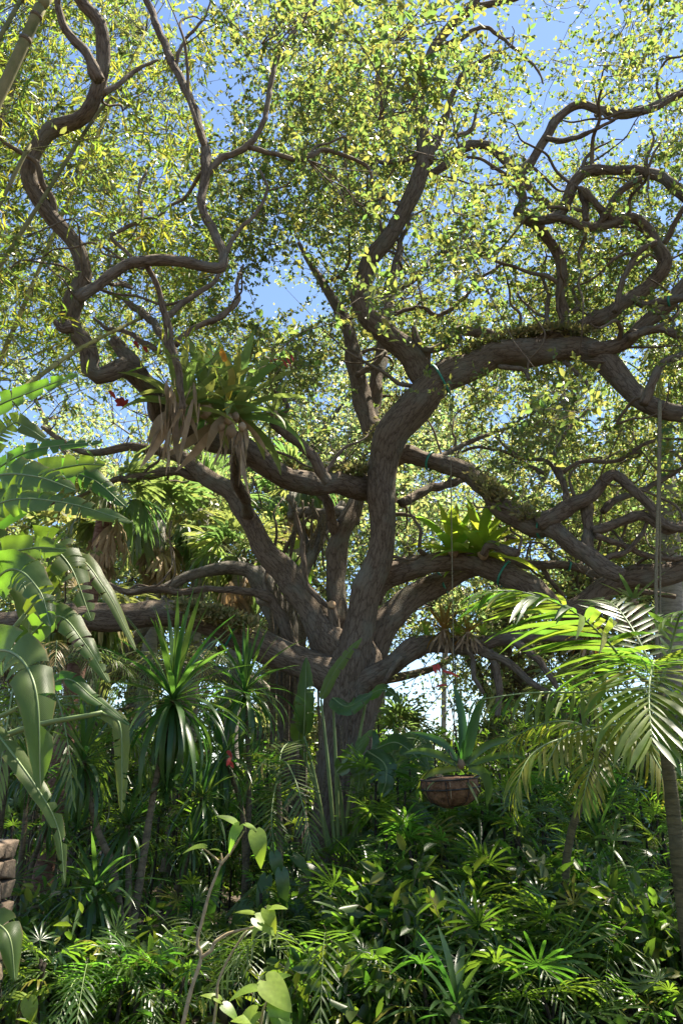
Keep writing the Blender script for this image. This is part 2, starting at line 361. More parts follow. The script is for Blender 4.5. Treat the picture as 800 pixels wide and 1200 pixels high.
# left limb carrying the large bromeliads, coming towards the viewer, then the S-shaped riser
L4 = limb(D(10.9, 7.4, [(448, 578, 34), (425, 570, 30), (397, 566, 28), (370, 569, 28), (344, 561, 28), (312, 546, 28), (297, 533, 28), (275, 521, 31), (250, 511, 33), (222, 500, 33), (198, 494, 30), (184, 484, 26), (180, 466, 25), (168, 445, 25), (150, 432, 26)])
          + D(7.2, 5.2, [(131, 439, 24), (116, 441, 23), (106, 432, 23), (104, 418, 23), (98, 402, 22), (88, 388, 22), (82, 374, 23), (88, 352, 22), (100, 325, 19), (94, 298, 18), (82, 280, 19), (55, 246, 19), (36, 212, 18), (42, 180, 17), (60, 152, 19), (98, 134, 18), (116, 105, 17), (123, 68, 16), (115, 26, 15), (96, 2, 14), (75, -40, 12), (70, -90, 9)]), lump=.06)
B4f = limb(D(5.5, 5.0, [(117, 95, 14), (103, 66, 12), (86, 45, 11), (73, 25, 9.5), (66, -5, 8), (60, -50, 6)]), 'branch', L4)
B4k = limb(D(6.05, 6.0, [(84, 382, 18), (72, 384, 11), (64, 376, 7)]), 'branch', L4)
B4s = limb(D(7.5, 7.6, [(166, 440, 22), (150, 422, 20), (140, 406, 17), (134, 398, 12)]), 'branch', L4)
B4a = limb(D(5.95, 6.0, [(90, 350, 16), (114, 335, 13), (135, 318, 13), (160, 307, 13), (200, 305, 13), (232, 310, 12), (256, 315, 13), (263, 298, 12), (250, 272, 11), (239, 248, 11), (236, 225, 11), (242, 202, 12), (238, 165, 10), (225, 120, 10), (206, 82, 10), (190, 45, 9), (177, 12, 8), (160, -30, 6), (150, -70, 4)]), 'branch', L4)
for r_ in (D(6.0, 6.0, [(242, 204, 9), (260, 186, 8), (290, 171, 8), (309, 142, 7), (317, 100, 6.5), (326, 65, 6), (346, 35, 5), (366, 8, 4), (380, -30, 3)]),
           D(6.0, 6.6, [(290, 172, 7), (320, 180, 6), (350, 186, 7), (380, 176, 6), (402, 182, 5), (430, 195, 4), (437, 216, 3)]),
           D(6.0, 6.6, [(170, 306, 8), (184, 335, 7), (193, 366, 8), (200, 400, 10), (210, 440, 9), (214, 480, 8)]),
           D(6.5, 6.8, [(193, 374, 8), (220, 351, 7), (248, 333, 6), (259, 318, 6)]),
           D(6.6, 6.9, [(206, 404, 8), (225, 386, 7), (258, 371, 7), (279, 352, 6), (277, 335, 5), (285, 310, 3)]),
           D(6.6, 7.4, [(200, 408, 9), (178, 376, 10), (160, 362, 9), (140, 345, 6)]),
           D(6.0, 6.2, [(160, 307, 6), (145, 292, 5), (130, 277, 5), (150, 266, 5), (167, 254, 4), (163, 222, 4), (172, 200, 3)]),
           D(7.0, 7.4, [(187, 412, 7), (166, 400, 7), (147, 388, 6), (126, 385, 5), (110, 372, 3)]),
           D(8.8, 8.2, [(385, 566, 14), (366, 536, 13), (345, 514, 13), (326, 502, 12), (320, 490, 9), (337, 480, 6), (331, 466, 5), (315, 455, 4)]),
           D(6.0, 5.9, [(205, 80, 5), (215, 50, 4), (240, 20, 3), (250, -10, 2)]),
           D(5.6, 5.8, [(121, 110, 8), (140, 98, 6), (160, 82, 5), (185, 70, 3.5)]),
           D(6.0, 6.1, [(262, 300, 7), (280, 270, 5), (300, 250, 5), (313, 222, 4), (305, 200, 3)])):
    limb(r_, 'branch', L4)
# low horizontal left limb
L5 = limb(D(11, 9.2, [(405, 805, 44), (381, 792, 42), (353, 775, 38), (325, 762, 37), (294, 749, 37), (269, 738, 37), (244, 733, 36), (212, 723, 33), (181, 719, 32), (150, 720, 32), (110, 721, 33), (78, 724, 34), (15, 733, 32), (-50, 735, 29), (-140, 715, 22), (-240, 660, 12)]), flare=.12)
limb(D(11.5, 10.6, [(345, 762, 16), (318, 703, 13), (290, 694, 10), (250, 690, 8), (215, 694, 9), (190, 690, 9), (150, 693, 8), (120, 682, 6), (90, 672, 4)]), 'branch', L5)
# limb rising left and back
L6 = limb(D(11, 12, [(402, 800, 46), (391, 766, 42), (373, 727, 39), (342, 682, 34), (312, 646, 28), (294, 612, 25), (272, 580, 24), (253, 564, 23), (230, 550, 18), (212, 536, 15), (190, 529, 13), (166, 525, 12), (150, 523, 11), (116, 531, 9), (88, 526, 7), (50, 500, 5)]))
limb(D(11.8, 11.6, [(246, 562, 14), (228, 558, 12), (197, 552, 11), (169, 558, 10), (150, 562, 9), (134, 562, 8), (100, 580, 6), (60, 590, 4)]), 'branch', L6)
limb(D(11.4, 9.4, [(292, 606, 15), (284, 580, 14), (275, 556, 13), (276, 530, 12)]), 'branch', L6)
limb(D(11.0, 10.9, [(396, 762, 13), (392, 730, 13), (388, 709, 11)]), 'branch', L6)
limb(D(10.9, 10.8, [(389, 714, 8), (372, 700, 7), (359, 683, 7), (355, 650, 7), (353, 628, 6), (346, 600, 4)]), 'branch', L6)
# vertical stem between
L7 = limb(D(11.2, 11.8, [(396, 775, 30), (393, 715, 25), (395, 662, 24), (397, 643, 26), (404, 615, 24), (413, 592, 21), (424, 572, 18), (440, 540, 14)]))
limb(D(11.6, 11.0, [(398, 634, 16), (388, 606, 13), (382, 586, 11), (378, 570, 10)]), 'branch', L7)
# right-hand limbs
L8 = limb(D(11, 9.0, [(432, 705, 30), (447, 680, 31), (470, 669, 29), (500, 659, 27), (530, 656, 26), (560, 661, 27), (587, 671, 30), (612, 684, 29), (640, 702, 27), (665, 716, 26), (690, 708, 26), (712, 688, 29), (738, 678, 29), (769, 673, 27), (800, 666, 26), (860, 655, 22), (930, 630, 15), (1000, 590, 9)]), flare=.1)
L9 = limb(D(11.2, 11.4, [(415, 815, 44), (429, 779, 40), (447, 738, 36), (470, 711, 33), (500, 689, 28), (530, 677, 24), (556, 668, 20), (590, 655, 14), (619, 661, 12), (662, 664, 11), (700, 672, 11), (740, 690, 8), (790, 700, 6)]))
limb(D(11.4, 11.6, [(634, 664, 6), (644, 680, 6), (656, 694, 5), (664, 706, 4)]), 'branch', L9)
L10 = limb(D(10.8, 9.8, [(412, 822, 22), (424, 805, 24), (447, 786, 26), (470, 768, 25), (492, 757, 23), (522, 756, 21), (552, 757, 20), (585, 748, 17), (615, 748, 15), (645, 746, 13), (680, 752, 9), (710, 770, 6)]), flare=.2)
for r_ in (D(10.2, 10, [(548, 757, 14), (565, 763, 12), (597, 778, 10), (622, 800, 8), (650, 815, 5)]), D(10.2, 10.2, [(573, 762, 10), (581, 781, 10), (584, 809, 9), (583, 840, 7)]),
           D(10.2, 10, [(545, 758, 9), (553, 772, 6), (556, 795, 6), (566, 812, 5)]), D(10, 9.8, [(600, 750, 11), (612, 759, 10), (631, 774, 9), (644, 793, 8), (655, 810, 5)]),
           D(10.3, 10.3, [(470, 770, 8), (458, 785, 6), (450, 800, 4)])):
    limb(r_, 'branch', L10)
L11 = limb(D(10.7, 9.1, [(463, 535, 26), (478, 532, 22), (500, 540, 21), (525, 546, 22), (547, 552, 23), (566, 571, 25), (583, 590, 27), (600, 603, 28), (625, 615, 27), (645, 617, 24), (669, 640, 21), (691, 653, 22), (712, 668, 22), (730, 676, 18)]))
limb(D(9.6, 8.8, [(630, 614, 22), (653, 602, 21), (675, 590, 18), (697, 577, 15), (709, 561, 14), (719, 557, 13), (734, 568, 13), (750, 581, 12), (762, 593, 12), (775, 612, 11), (800, 620, 10), (840, 610, 7)]), 'branch', L11)
for r_ in (D(9.4, 9.6, [(690, 648, 15), (688, 625, 14), (687, 600, 14), (690, 590, 10)]),
           D(9.4, 9.0, [(694, 622, 13), (725, 612, 12), (753, 605, 12), (769, 613, 12), (783, 621, 11), (810, 612, 9)]),
           D(9.3, 9.5, [(697, 628, 8), (725, 637, 8), (750, 648, 8), (781, 655, 7), (820, 650, 5)]),
           D(9.8, 9.8, [(705, 600, 9), (720, 586, 9), (745, 577, 8), (780, 560, 6), (810, 540, 4)]),
           D(9.7, 10.4, [(664, 592, 9), (661, 572, 8), (656, 556, 8), (650, 530, 6), (668, 500, 5), (690, 480, 3)]),
           D(10, 9.5, [(658, 554, 6), (681, 541, 5), (722, 540, 5), (753, 521, 5), (775, 515, 4), (805, 515, 3)]),
           D(9.4, 9.2, [(705, 660, 9), (716, 652, 8), (735, 645, 7), (750, 628, 6), (762, 600, 4)]),
           D(9.6, 10, [(606, 648, 12), (575, 640, 11), (566, 650, 10)]),
           D(10.5, 10.8, [(655, 560, 6), (640, 540, 5), (620, 538, 5), (600, 530, 4), (580, 512, 3)]),
           D(10.6, 11, [(640, 556, 5), (618, 545, 5), (598, 532, 4), (560, 524, 4), (540, 530, 3)]),
           D(10.6, 11.6, [(470, 590, 12), (500, 574, 11), (530, 566, 10), (545, 562, 8), (580, 560, 5)]),
           D(10.7, 11.2, [(497, 610, 3), (480, 604, 4), (464, 602, 5)]),
           D(10.6, 11.4, [(505, 545, 8), (525, 530, 7), (550, 518, 6), (575, 508, 5), (600, 500, 3)])):
    limb(r_, 'branch', L11)
# upper right tangle
L12 = limb(D(9.6, 8.4, [(618, 410, 22), (640, 398, 21), (669, 387, 20), (694, 378, 20), (719, 362, 20), (744, 347, 19), (768, 327, 19), (778, 303, 18), (767, 281, 16), (754, 263, 14), (738, 256, 14), (712, 262, 14), (687, 266, 13), (663, 258, 11), (640, 255, 9)]), slim=.85)
L13 = limb(D(9.4, 8.0, [(661, 390, 15), (661, 372, 14), (656, 350, 14), (659, 325, 15), (655, 302, 15), (641, 279, 14), (625, 262, 14), (606, 250, 14), (612, 234, 12), (608, 212, 12), (622, 187, 12), (641, 160, 12), (658, 132, 12), (680, 123, 11), (710, 131, 12), (750, 131, 11), (785, 116, 10), (810, 100, 9), (860, 80, 6)]), slim=.85)
B13 = limb(D(8.8, 7.8, [(610, 248, 14), (637, 258, 14), (653, 252, 15), (666, 231, 16), (675, 209, 16), (691, 200, 15), (725, 200, 13), (753, 200, 13), (772, 206, 15), (787, 219, 16), (802, 230, 16), (840, 260, 14), (880, 300, 9)]), 'branch', L13, slim=.82)
for r_ in (D(9.4, 9.0, [(503, 205, 10), (520, 194, 12), (545, 173, 13), (570, 170, 13), (585, 181, 12), (603, 200, 12), (622, 222, 11), (644, 242, 10), (668, 263, 9)]),
           D(8.2, 8.6, [(752, 210, 11), (740, 214, 10), (725, 226, 10), (712, 247, 10), (700, 263, 9)]), D(8.6, 8.6, [(680, 220, 10), (684, 240, 10), (687, 260, 10)]),
           D(8.4, 8.6, [(683, 222, 11), (700, 242, 10), (716, 258, 9)]), D(8.6, 8.8, [(768, 284, 10), (744, 300, 8), (731, 325, 8), (723, 350, 8), (720, 366, 8)]),
           D(8.3, 8, [(778, 285, 9), (790, 262, 8), (803, 240, 7)]), D(8.8, 8.2, [(745, 352, 13), (757, 357, 12), (782, 353, 13), (805, 347, 12), (850, 330, 8)]),
           D(9.2, 8.2, [(690, 410, 20), (710, 408, 20), (738, 396, 20), (762, 376, 20), (783, 354, 20), (806, 328, 18), (850, 290, 12)]),
           D(8.8, 8.4, [(735, 396, 12), (765, 386, 11), (790, 390, 11), (810, 396, 10), (850, 400, 6)]),
           D(8.5, 8.2, [(753, 474, 14), (765, 445, 12), (779, 424, 11), (802, 414, 10), (840, 395, 6)]),
           D(9.6, 9.4, [(584, 430, 7), (612, 433, 7), (619, 445, 5)]), D(9.4, 9.2, [(660, 424, 7), (672, 434, 6), (685, 447, 5), (693, 462, 3)]),
           D(8.4, 8.0, [(640, 162, 8), (660, 165, 8), (690, 155, 6), (720, 140, 4)]), D(8.0, 7.8, [(752, 132, 8), (770, 125, 8), (800, 110, 6), (830, 110, 4)]),
           D(7.8, 7.6, [(760, 205, 8), (756, 190, 6), (765, 165, 3), (762, 150, 2)]),
           D(9.3, 9.7, [(644, 390, 8), (640, 370, 7), (642, 345, 6), (634, 320, 4), (640, 300, 3)]), D(9.3, 9.6, [(660, 372, 8), (676, 360, 7), (672, 345, 5), (668, 335, 3)])):
    limb(r_, 'branch', L12, slim=.82)
for r_ in (D(10, 9.8, [(576, 404, 14), (571, 392, 13), (549, 387, 12), (535, 388, 12), (536, 399, 10), (517, 406, 9), (499, 409, 9), (486, 396, 9), (484, 384, 7)]),
           D(10, 10, [(501, 445, 13), (500, 430, 11), (499, 412, 10)]),
           D(10, 10.4, [(462, 368, 6), (492, 360, 5), (514, 370, 6), (542, 350, 5), (561, 328, 4), (580, 315, 4), (600, 300, 3)]), D(9.6, 9.8, [(452, 345, 9), (470, 338, 8), (489, 323, 7), (510, 300, 5), (540, 290, 3)]),
           D(9.4, 9.6, [(452, 340, 9), (463, 309, 8), (470, 280, 6), (480, 262, 4)]), D(9.2, 9.0, [(500, 190, 12), (517, 150, 11), (526, 122, 8), (540, 90, 6), (560, 72, 5), (585, 60, 4)]),
           D(9, 8.8, [(505, 60, 6), (540, 45, 6), (567, 32, 5), (600, 55, 4), (628, 80, 3), (636, 98, 2)]), D(9.5, 9.8, [(470, 240, 7), (450, 232, 6), (420, 240, 5), (400, 222, 4)]),
           D(8.8, 8.6, [(552, 10, 9), (575, 4, 8), (600, 0, 6), (640, -20, 4)]), D(9.2, 9.2, [(494, 180, 7), (470, 188, 6), (447, 190, 5), (425, 178, 4)]),
           D(9.3, 9.6, [(534, 160, 6), (552, 152, 6), (556, 140, 4), (560, 120, 3)]),
           D(10.4, 10.6, [(418, 440, 8), (440, 425, 7), (452, 412, 5)])):
    limb(r_, 'branch', L2)
# cut stub faces
def disc(name, px, py, Y, rpx, facing):
    c = P(px, py, Y); r = rpx * zc(px, py, Y) / F; f = nrm(np.asarray(facing, float))
    V, Fc, B = tube_geo([c - f * .04, c, c + f * .006], [r, r, r * .93], 14)
    obj(name, mesh(name, V - OAK, Fc, M['wood'], True), oak)
disc('cut_face', 578, 396, 9.66, 5.4, (0.15, -1, -.1)); disc('cut_face', 461, 584, 10.36, 6.2, (.75, -.9, -.15)); disc('cut_face', 389, 708, 10.78, 4.6, (0.35, -1, .1))
limb(D(10.7, 10.38, [(447, 588, 16), (455, 586, 13), (460, 584, 12)]), 'branch', L1); limb(D(10.0, 9.7, [(590, 408, 14), (582, 400, 12), (578, 396, 10.5)]), 'branch', L1)

# crooked side branches all along the wood
base_pts = np.vstack(BR_PTS); base_pts = base_pts[(base_pts[:, 3] > .03) & (base_pts[:, 2] > 4.0)]
for k in range(120):
    q = base_pts[rng.integers(len(base_pts))]; d = rng.normal(size=3) * [1, 1, .4]; d[1] += .45; d[2] += .7; d = nrm(d); p = q[:3].copy(); ps = [p.copy()]; r0 = min(q[3] * .5, rng.uniform(.018, .045)); L_ = rng.uniform(.12, .3)
    for j in range(8):
        d = nrm(d + rng.normal(size=3) * .42 + [0, 0, .08]); p = p + d * L_; ps.append(p.copy())
    s_ = spline(np.array(ps), 30); rr = np.linspace(r0, .006, 30)
    tube('branch', s_, rr, M['twig'], oak, 7, .05, 900 + k, OAK); BR_PTS.append(np.column_stack([s_, rr]))
# crown: leaf sprays hung through the crown volume, each joined by a twig to the nearest branch
BP = np.vstack(BR_PTS); BPX = BP[:, :3]
GAPS = [(622, 40, 20, 40), (650, 110, 22, 22), (700, 150, 45, 16), (740, 175, 22, 15), (705, 30, 14, 25), (255, 120, 24, 42), (345, 355, 42, 34), (285, 345, 28, 14), (432, 28, 16, 18), (596, 12, 14, 10), (100, 90, 14, 24), (170, 125, 14, 14),
        (690, 480, 16, 30), (640, 565, 22, 20), (595, 485, 14, 16), (630, 655, 40, 14), (150, 490, 16, 40), (225, 20, 10, 12), (470, 270, 8, 18), (205, 465, 18, 30), (385, 480, 16, 22), (500, 560, 16, 14), (700, 540, 16, 20), (779, 525, 10, 46), (740, 440, 26, 26)]
def gapw(x, y):
    w_ = np.ones(len(x))
    for gx_, gy_, rx, ry in GAPS:
        d2 = ((x - gx_) / (rx + 10)) ** 2 + ((y - gy_) / (ry + 10)) ** 2
        w_ *= 1 - np.exp(-d2 ** 3 * .7)
    return w_
def crown_points(n):
    out = []
    tot = 0
    while tot < n:
        k = 6000
        x = rng.uniform(-330, 1330, k); y = rng.uniform(-420, 660, k); Y = 4.8 + 10.2 * rng.random(k) ** .75
        a, b = (x - 400) / F, (600 - y) / F
        dy = CT - b * ST
        p = EYE + np.stack([a, dy, ST + b * CT], 1) * (Y / dy)[:, None]
        rad = np.hypot(p[:, 0] - OAK[0], p[:, 1] - OAK[1])
        top = 14.5 - .035 * rad ** 2
        ok = (p[:, 2] < top) & (p[:, 2] > 3.6) & (rad < 11)
        inframe = (x > -20) & (x < 820) & (y > -20)
        dens = np.where(inframe, 1.0, np.where(x > 800, .5, .42))
        # foliage thins towards the lower crown
        lo = np.interp(x, [0, 100, 250, 330, 450, 560, 640, 800], [330, 380, 400, 440, 400, 500, 590, 560])
        dens *= np.where(y > lo, np.exp(-((y - lo) / 60.0) ** 2) * .55 + .04, 1)
        dens *= np.where((y > lo - 60) & (Y < 8.5), .25, 1)   # nearer leaves stay high up
        dens *= np.where((x < 230) & (y < 420), .5, 1)     # bamboo stands here
        dens *= gapw(x, y)
        # boughs and voids: foliage comes in masses with open air between them
        nz = np.sin(p[:, 0] * 1.45 + .6 * np.sin(p[:, 2] * .9) + 1.0) + np.sin(p[:, 1] * 1.3 + .5 * np.sin(p[:, 0]) + 2.2) + np.sin(p[:, 2] * 1.5 + .7 * np.sin(p[:, 1] * .8))
        dens *= np.clip((nz + 1.0) * .9, .12, 1) * np.where(Y < 7, .3, 1)
        dens *= np.clip((p[:, 2] - 3.0) / 3, .1, 1)
        q = p[ok & (rng.random(k) < dens)]
        out.append(q); tot += len(q)
    return np.vstack(out)[:n]
def nearest(c):
    idx = np.empty(len(c), int)
    for i in range(0, len(c), 400):
        d = ((c[i:i + 400, None, :] - BPX[None, ::2]) ** 2).sum(-1); idx[i:i + 400] = d.argmin(1) * 2
    return BP[np.minimum(idx, len(BP) - 1)]
# the nearest wood along each line of sight: sprays sit mostly above and beyond the big limbs
LX, LY, LZ = proj(BPX); LR = BP[:, 3] * F / LZ; big = LR > 4.0; LX, LY, LZ, LR = LX[big], LY[big], LZ[big], LR[big]
CC = crown_points(3000)
def before_limb(c):
    x, y, z = proj(c); hit = np.zeros(len(c), bool)
    for i in range(0, len(c), 300):
        s_ = slice(i, i + 300)
        d = np.hypot(x[s_, None] - LX, y[s_, None] - LY) < LR + 38
        hit[s_] = (d & (z[s_, None] < LZ + .25)).any(1)
    return hit
CC = CC[~before_limb(CC) | (rng.random(len(CC)) < .10)]
CC = CC[np.argsort(np.linalg.norm(CC - nearest(CC)[:, :3], axis=1))]
NODES = [BPX[::2], np.empty((0, 3))]; NR = BP[::2, 3]; NB = np.zeros((len(CC), 4)); ok = np.zeros(len(CC), bool)
pool = np.vstack([BPX[::2], np.zeros_like(CC)]); prad = np.concatenate([NR, np.zeros(len(CC))]); m = len(NR)
for i, c in enumerate(CC):
    d = ((pool[:m] - c) ** 2).sum(1); k = d.argmin()
    if d[k] < 2.2 ** 2:
        NB[i, :3] = pool[k]; NB[i, 3] = prad[k]; ok[i] = True; pool[m] = c; prad[m] = .011; m += 1
CC = CC[ok]; NB = NB[ok]
px_, py_, _ = proj(CC)
nearC = proj(CC)[2] < 8.5
lv, tw = sprays(CC[nearC], rng.uniform(.28, .55, nearC.sum()), 7, 13, .076, .039, tuft=.4, spread=1.0)
lv2, tw2 = sprays(CC[~nearC], rng.uniform(.3, .62, (~nearC).sum()), 7, 13, .082, .046, tuft=.42, spread=1.0, simple=True)
cloud_obj('crown', [lv, lv2], M['oakleaf'], oak, OAK)
# connecting twigs
def link_twigs(A, Bc, r0):
    n = len(A); mid = (A + Bc) / 2 + rng.normal(size=A.shape) * np.linalg.norm(Bc - A, axis=1, keepdims=True) * .12
    d = nrm(Bc - A); u = nrm(np.cross(d, rng.normal(size=d.shape))); v2 = np.cross(d, u); rings = []
    for q in np.linspace(0, 1, 5):
        c = A * (1 - q) ** 2 + 2 * mid * q * (1 - q) + Bc * q * q + (rng.normal(size=A.shape) * .03 if 0 < q < 1 else 0); r = (r0 * (1 - .7 * q))[:, None]
        for a in (0, 1.57, 3.14, 4.71): rings.append(c + (u * math.cos(a) + v2 * math.sin(a)) * r)
    V = np.stack(rings, 1).reshape(-1, 3); b = np.arange(n)[:, None] * 20; fs = []
    for q in range(4):
        for a in range(4): fs.append(b + [q * 4 + a, q * 4 + (a + 1) % 4, q * 4 + 4 + (a + 1) % 4, q * 4 + 4 + a])
    return V, np.concatenate(fs, 0)
lt = link_twigs(NB[:, :3], CC, np.minimum(NB[:, 3] * .6, rng.uniform(.006, .016, len(CC))))
twig_obj('twigs', [tw, tw2, lt], M['twig'], oak, OAK)
# two leafy shoots that hang close in front of the limbs
for (px, py, Y, sc_) in ((437, 345, 5.2, 1.0), (462, 60, 4.6, 1.25), (500, 95, 4.9, 1.1), (440, 20, 4.5, 1.2), (372, 25, 5.0, 1.0), (345, 15, 5.4, 1.0), (520, 40, 5.2, 1.1), (520, 140, 6.0, 1.0), (440, 240, 6.4, 1.0)):
    c = P(px, py, Y) + rng.normal(size=(5, 3)) * .13
    lv, tw = sprays(c, .26, 3, 7, .085 * sc_, .04 * sc_, droop=.4)
    cloud_obj('leafy_shoot', [lv], M['oakleaf'], oak, OAK)
    top = P(px + rng.uniform(-20, 20), -120, Y + .4)
    A = CC[((CC - c[0]) ** 2).sum(1).argmin()][None]
    twig_obj('shoot_twig', [tw, link_twigs(np.repeat(A, 5, 0), c, np.full(5, .008))], M['twig'], oak, OAK)

# ------------------------------------------------------------------ trees behind
def bg_tree(base, h, spread, label, mat, nclus, leafL, seed, group='broadleaf trees behind the oak', lowest=.3):
    base = np.asarray(base, float); base[2] = -.08
    t = thing('broadleaf_tree', base, label, 'tree', group); r0 = np.random.default_rng(seed)
    top = base + [r0.uniform(-1, 1), r0.uniform(-.5, 1), h * .55]
    tr = spline([base, base * .5 + top * .5 + [r0.uniform(-.4, .4), 0, 0], top], 14)
    tube('trunk', tr, np.linspace(h * .024, h * .014, 14), M['graybark'], t, 12, .06, seed, base)
    tips = []
    for k in range(9):
        st = tr[int(r0.integers(5, 14))]; az = k * 2.4 + r0.uniform(-.4, .4); ln = spread * r0.uniform(.6, 1.05)
        en = st + np.array([math.cos(az) * ln, math.sin(az) * ln * .8, h * r0.uniform(.1, .42)])
        md = (st + en) / 2 + r0.normal(size=3) * .5
        sp = spline([st, md, en], 12)
        tube('limb', sp, np.linspace(h * .009, .02, 12), M['graybark'], t, 7, .05, seed + k, base); tips.append(sp[4:])
    tp = np.vstack(tips + [tr[8:]])
    c = tp[rng.integers(0, len(tp), nclus)] + rng.normal(size=(nclus, 3)) * [spread * .24, spread * .24, h * .09]
    c = c[(c[:, 2] > h * lowest)]
    sx, sy, _ = proj(c); c = c[rng.random(len(c)) < np.where((sy < 760) & (sy > -20), .2 + .8 * gapw(sx, sy), 1) * (((sx - 500) / 30) ** 2 + ((sy - 785) / 36) ** 2 > 1)]
    A = tp[np.array([((tp - q) ** 2).sum(1).argmin() for q in c])]
    lv, tw = sprays(c, rng.uniform(.5, 1.0, len(c)), 7, 9, leafL, leafL * .6, tuft=.5, simple=True)
    cloud_obj('crown', [lv], mat, t, base)
    twig_obj('twigs', [link_twigs(A, c, np.full(len(c), .02))], M['twig'], t, base)
    return t
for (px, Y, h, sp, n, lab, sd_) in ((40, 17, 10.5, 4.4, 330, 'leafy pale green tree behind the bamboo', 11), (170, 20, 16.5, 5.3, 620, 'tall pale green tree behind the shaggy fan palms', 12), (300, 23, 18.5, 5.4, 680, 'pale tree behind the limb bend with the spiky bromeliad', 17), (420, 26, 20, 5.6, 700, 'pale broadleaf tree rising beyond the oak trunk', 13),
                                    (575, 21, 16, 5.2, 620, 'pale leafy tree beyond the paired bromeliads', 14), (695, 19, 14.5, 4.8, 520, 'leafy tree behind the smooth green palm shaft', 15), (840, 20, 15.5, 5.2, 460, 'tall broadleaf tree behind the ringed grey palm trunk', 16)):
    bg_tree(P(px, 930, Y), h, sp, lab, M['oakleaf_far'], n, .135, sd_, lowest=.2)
# second, smaller tree behind the oak, wrapped in aerial roots
RT = P(342, 1040, 13.2); RT[2] = -.05
rt = thing('strangler_tree', RT, 'grey leaning tree hung with pale aerial roots behind the oak', 'tree')
def rlimb(rows, name, mat='graybark', lump=.08, parent=None, sides=10, seed=[500]):
    q = limb_pts(rows); seed[0] += 3; n = max(10, min(40, len(rows) * 6)); s = spline(q, n)
    return tube(name, s[:, :3], np.maximum(s[:, 3], .004), M[mat], parent or rt, sides, lump, seed[0], RT)
rlimb([(343, 1075, 13.2, 46), (344, 960, 13.2, 34), (342, 850, 13.2, 32), (338, 770, 13.2, 36), (334, 730, 13.2, 38), (318, 704, 13.1, 30), (305, 682, 13, 25), (298, 668, 13, 20)], 'trunk', sides=16)
l = rlimb(D(13, 12.6, [(303, 680, 22), (290, 668, 18), (259, 666, 15), (222, 675, 13), (190, 690, 10), (160, 690, 7)]), 'limb')
l = rlimb(D(13.2, 14, [(334, 728, 20), (350, 682, 15), (370, 641, 14), (384, 614, 13), (402, 590, 10)]), 'limb')
rlimb(D(13.8, 13.6, [(338, 606, 11), (356, 600, 14), (375, 603, 14), (400, 600, 13), (420, 612, 10)]), 'limb')
rlimb(D(13.8, 13.8, [(366, 648, 8), (352, 620, 9), (345, 600, 10), (340, 580, 9)]), 'limb')
for k in range(15):
    x0 = rng.uniform(318, 362); x1 = x0 + rng.uniform(-12, 16)
    rlimb(D(12.85, 12.9, [(x0, 672 + rng.uniform(0, 25), 3.5), ((x0 + x1) / 2 + rng.uniform(-8, 8), 715, 3.6), (x1, 760 + rng.uniform(0, 25), 3.2), (x1 + rng.uniform(-4, 4), 860 + rng.uniform(0, 160), 2.6)]), 'aerial_root', 'cane', sides=6)
for k in range(14):
    x0 = rng.uniform(330, 385)
    rlimb(D(13.5, 13.6, [(x0, 590 + rng.uniform(-8, 15), 3), (x0 + rng.uniform(-15, 15), 615, 3.4), (x0 + rng.uniform(-25, 25), 650 + rng.uniform(0, 20), 2.4)]), 'aerial_root', 'cane', sides=6)
# low limb of another tree showing under the oak's left limb
LB = P(120, 1045, 14.5); LB[2] = -.05
lb = thing('leaning_tree', LB, 'grey tree with a low level limb under the oak limb', 'tree')
for rows, nm in ((D(14.5, 14.5, [(90, 1060, 40), (96, 950, 34), (104, 850, 30), (120, 795, 26)]), 'trunk'), (D(14.4, 13.8, [(118, 797, 24), (140, 786, 23), (180, 786, 22), (244, 788, 21), (300, 800, 15), (330, 830, 9)]), 'limb'),
                 (D(14, 14, [(132, 780, 15), (148, 760, 14), (170, 735, 12), (196, 700, 10)]), 'limb'), (D(14, 14, [(226, 788, 15), (238, 770, 15), (248, 750, 14), (262, 715, 12)]), 'limb')):
    q = limb_pts(rows); s = spline(q, 22); tube(nm, s[:, :3], s[:, 3], M['graybark'], lb, 12, .07, int(rows[0][0]), LB)

# ------------------------------------------------------------------ palm leaf meshes
def fan_geo(nseg, rad, arc, wid, droop, fold=.25, petiole=.4, jit=.08, split=.35, seed=0, tipw=.5):
    """fan leaf: petiole along +Y from the origin, blade beyond it, normal +Z"""
    g = np.random.default_rng(seed); parts = []
    c = np.array([0, petiole, 0.0])
    if petiole > .01:
        V, Fc, _ = tube_geo([[0, 0, 0], [0, petiole * .5, petiole * .04], [0, petiole, 0]], [.006, .005, .005], 4); parts.append((V, Fc))
    for k in range(nseg):
        a = (k / (nseg - 1) - .5) * arc + g.normal() * jit * .4
        L = rad * (1 - .25 * abs(k / (nseg - 1) - .5) * 2) * g.uniform(.88, 1.05)
        d = np.array([math.sin(a), math.cos(a), 0]); s = np.array([d[1], -d[0], 0])
        dr = droop * g.uniform(.6, 1.4); ts = (0, .3, .65, .9, 1.0); ws = (.1, .75, 1.0, .75, .12 + tipw * .4)
        V = []
        for t_, w_ in zip(ts, ws):
            ctr = c + d * L * t_ * (1 - .25 * dr * t_) + np.array([0, 0, .12 * L * t_ - dr * L * t_ * t_])
            hw = wid * w_ * .5
            V += [ctr - s * hw + [0, 0, hw * fold], ctr, ctr + s * hw + [0, 0, hw * fold]]
        Fc = []
        for i in range(len(ts) - 1):
            Fc += [(3 * i, 3 * i + 1, 3 * i + 4, 3 * i + 3), (3 * i + 1, 3 * i + 2, 3 * i + 5, 3 * i + 4)]
        parts.append((np.array(V), Fc))
    return merge(parts)
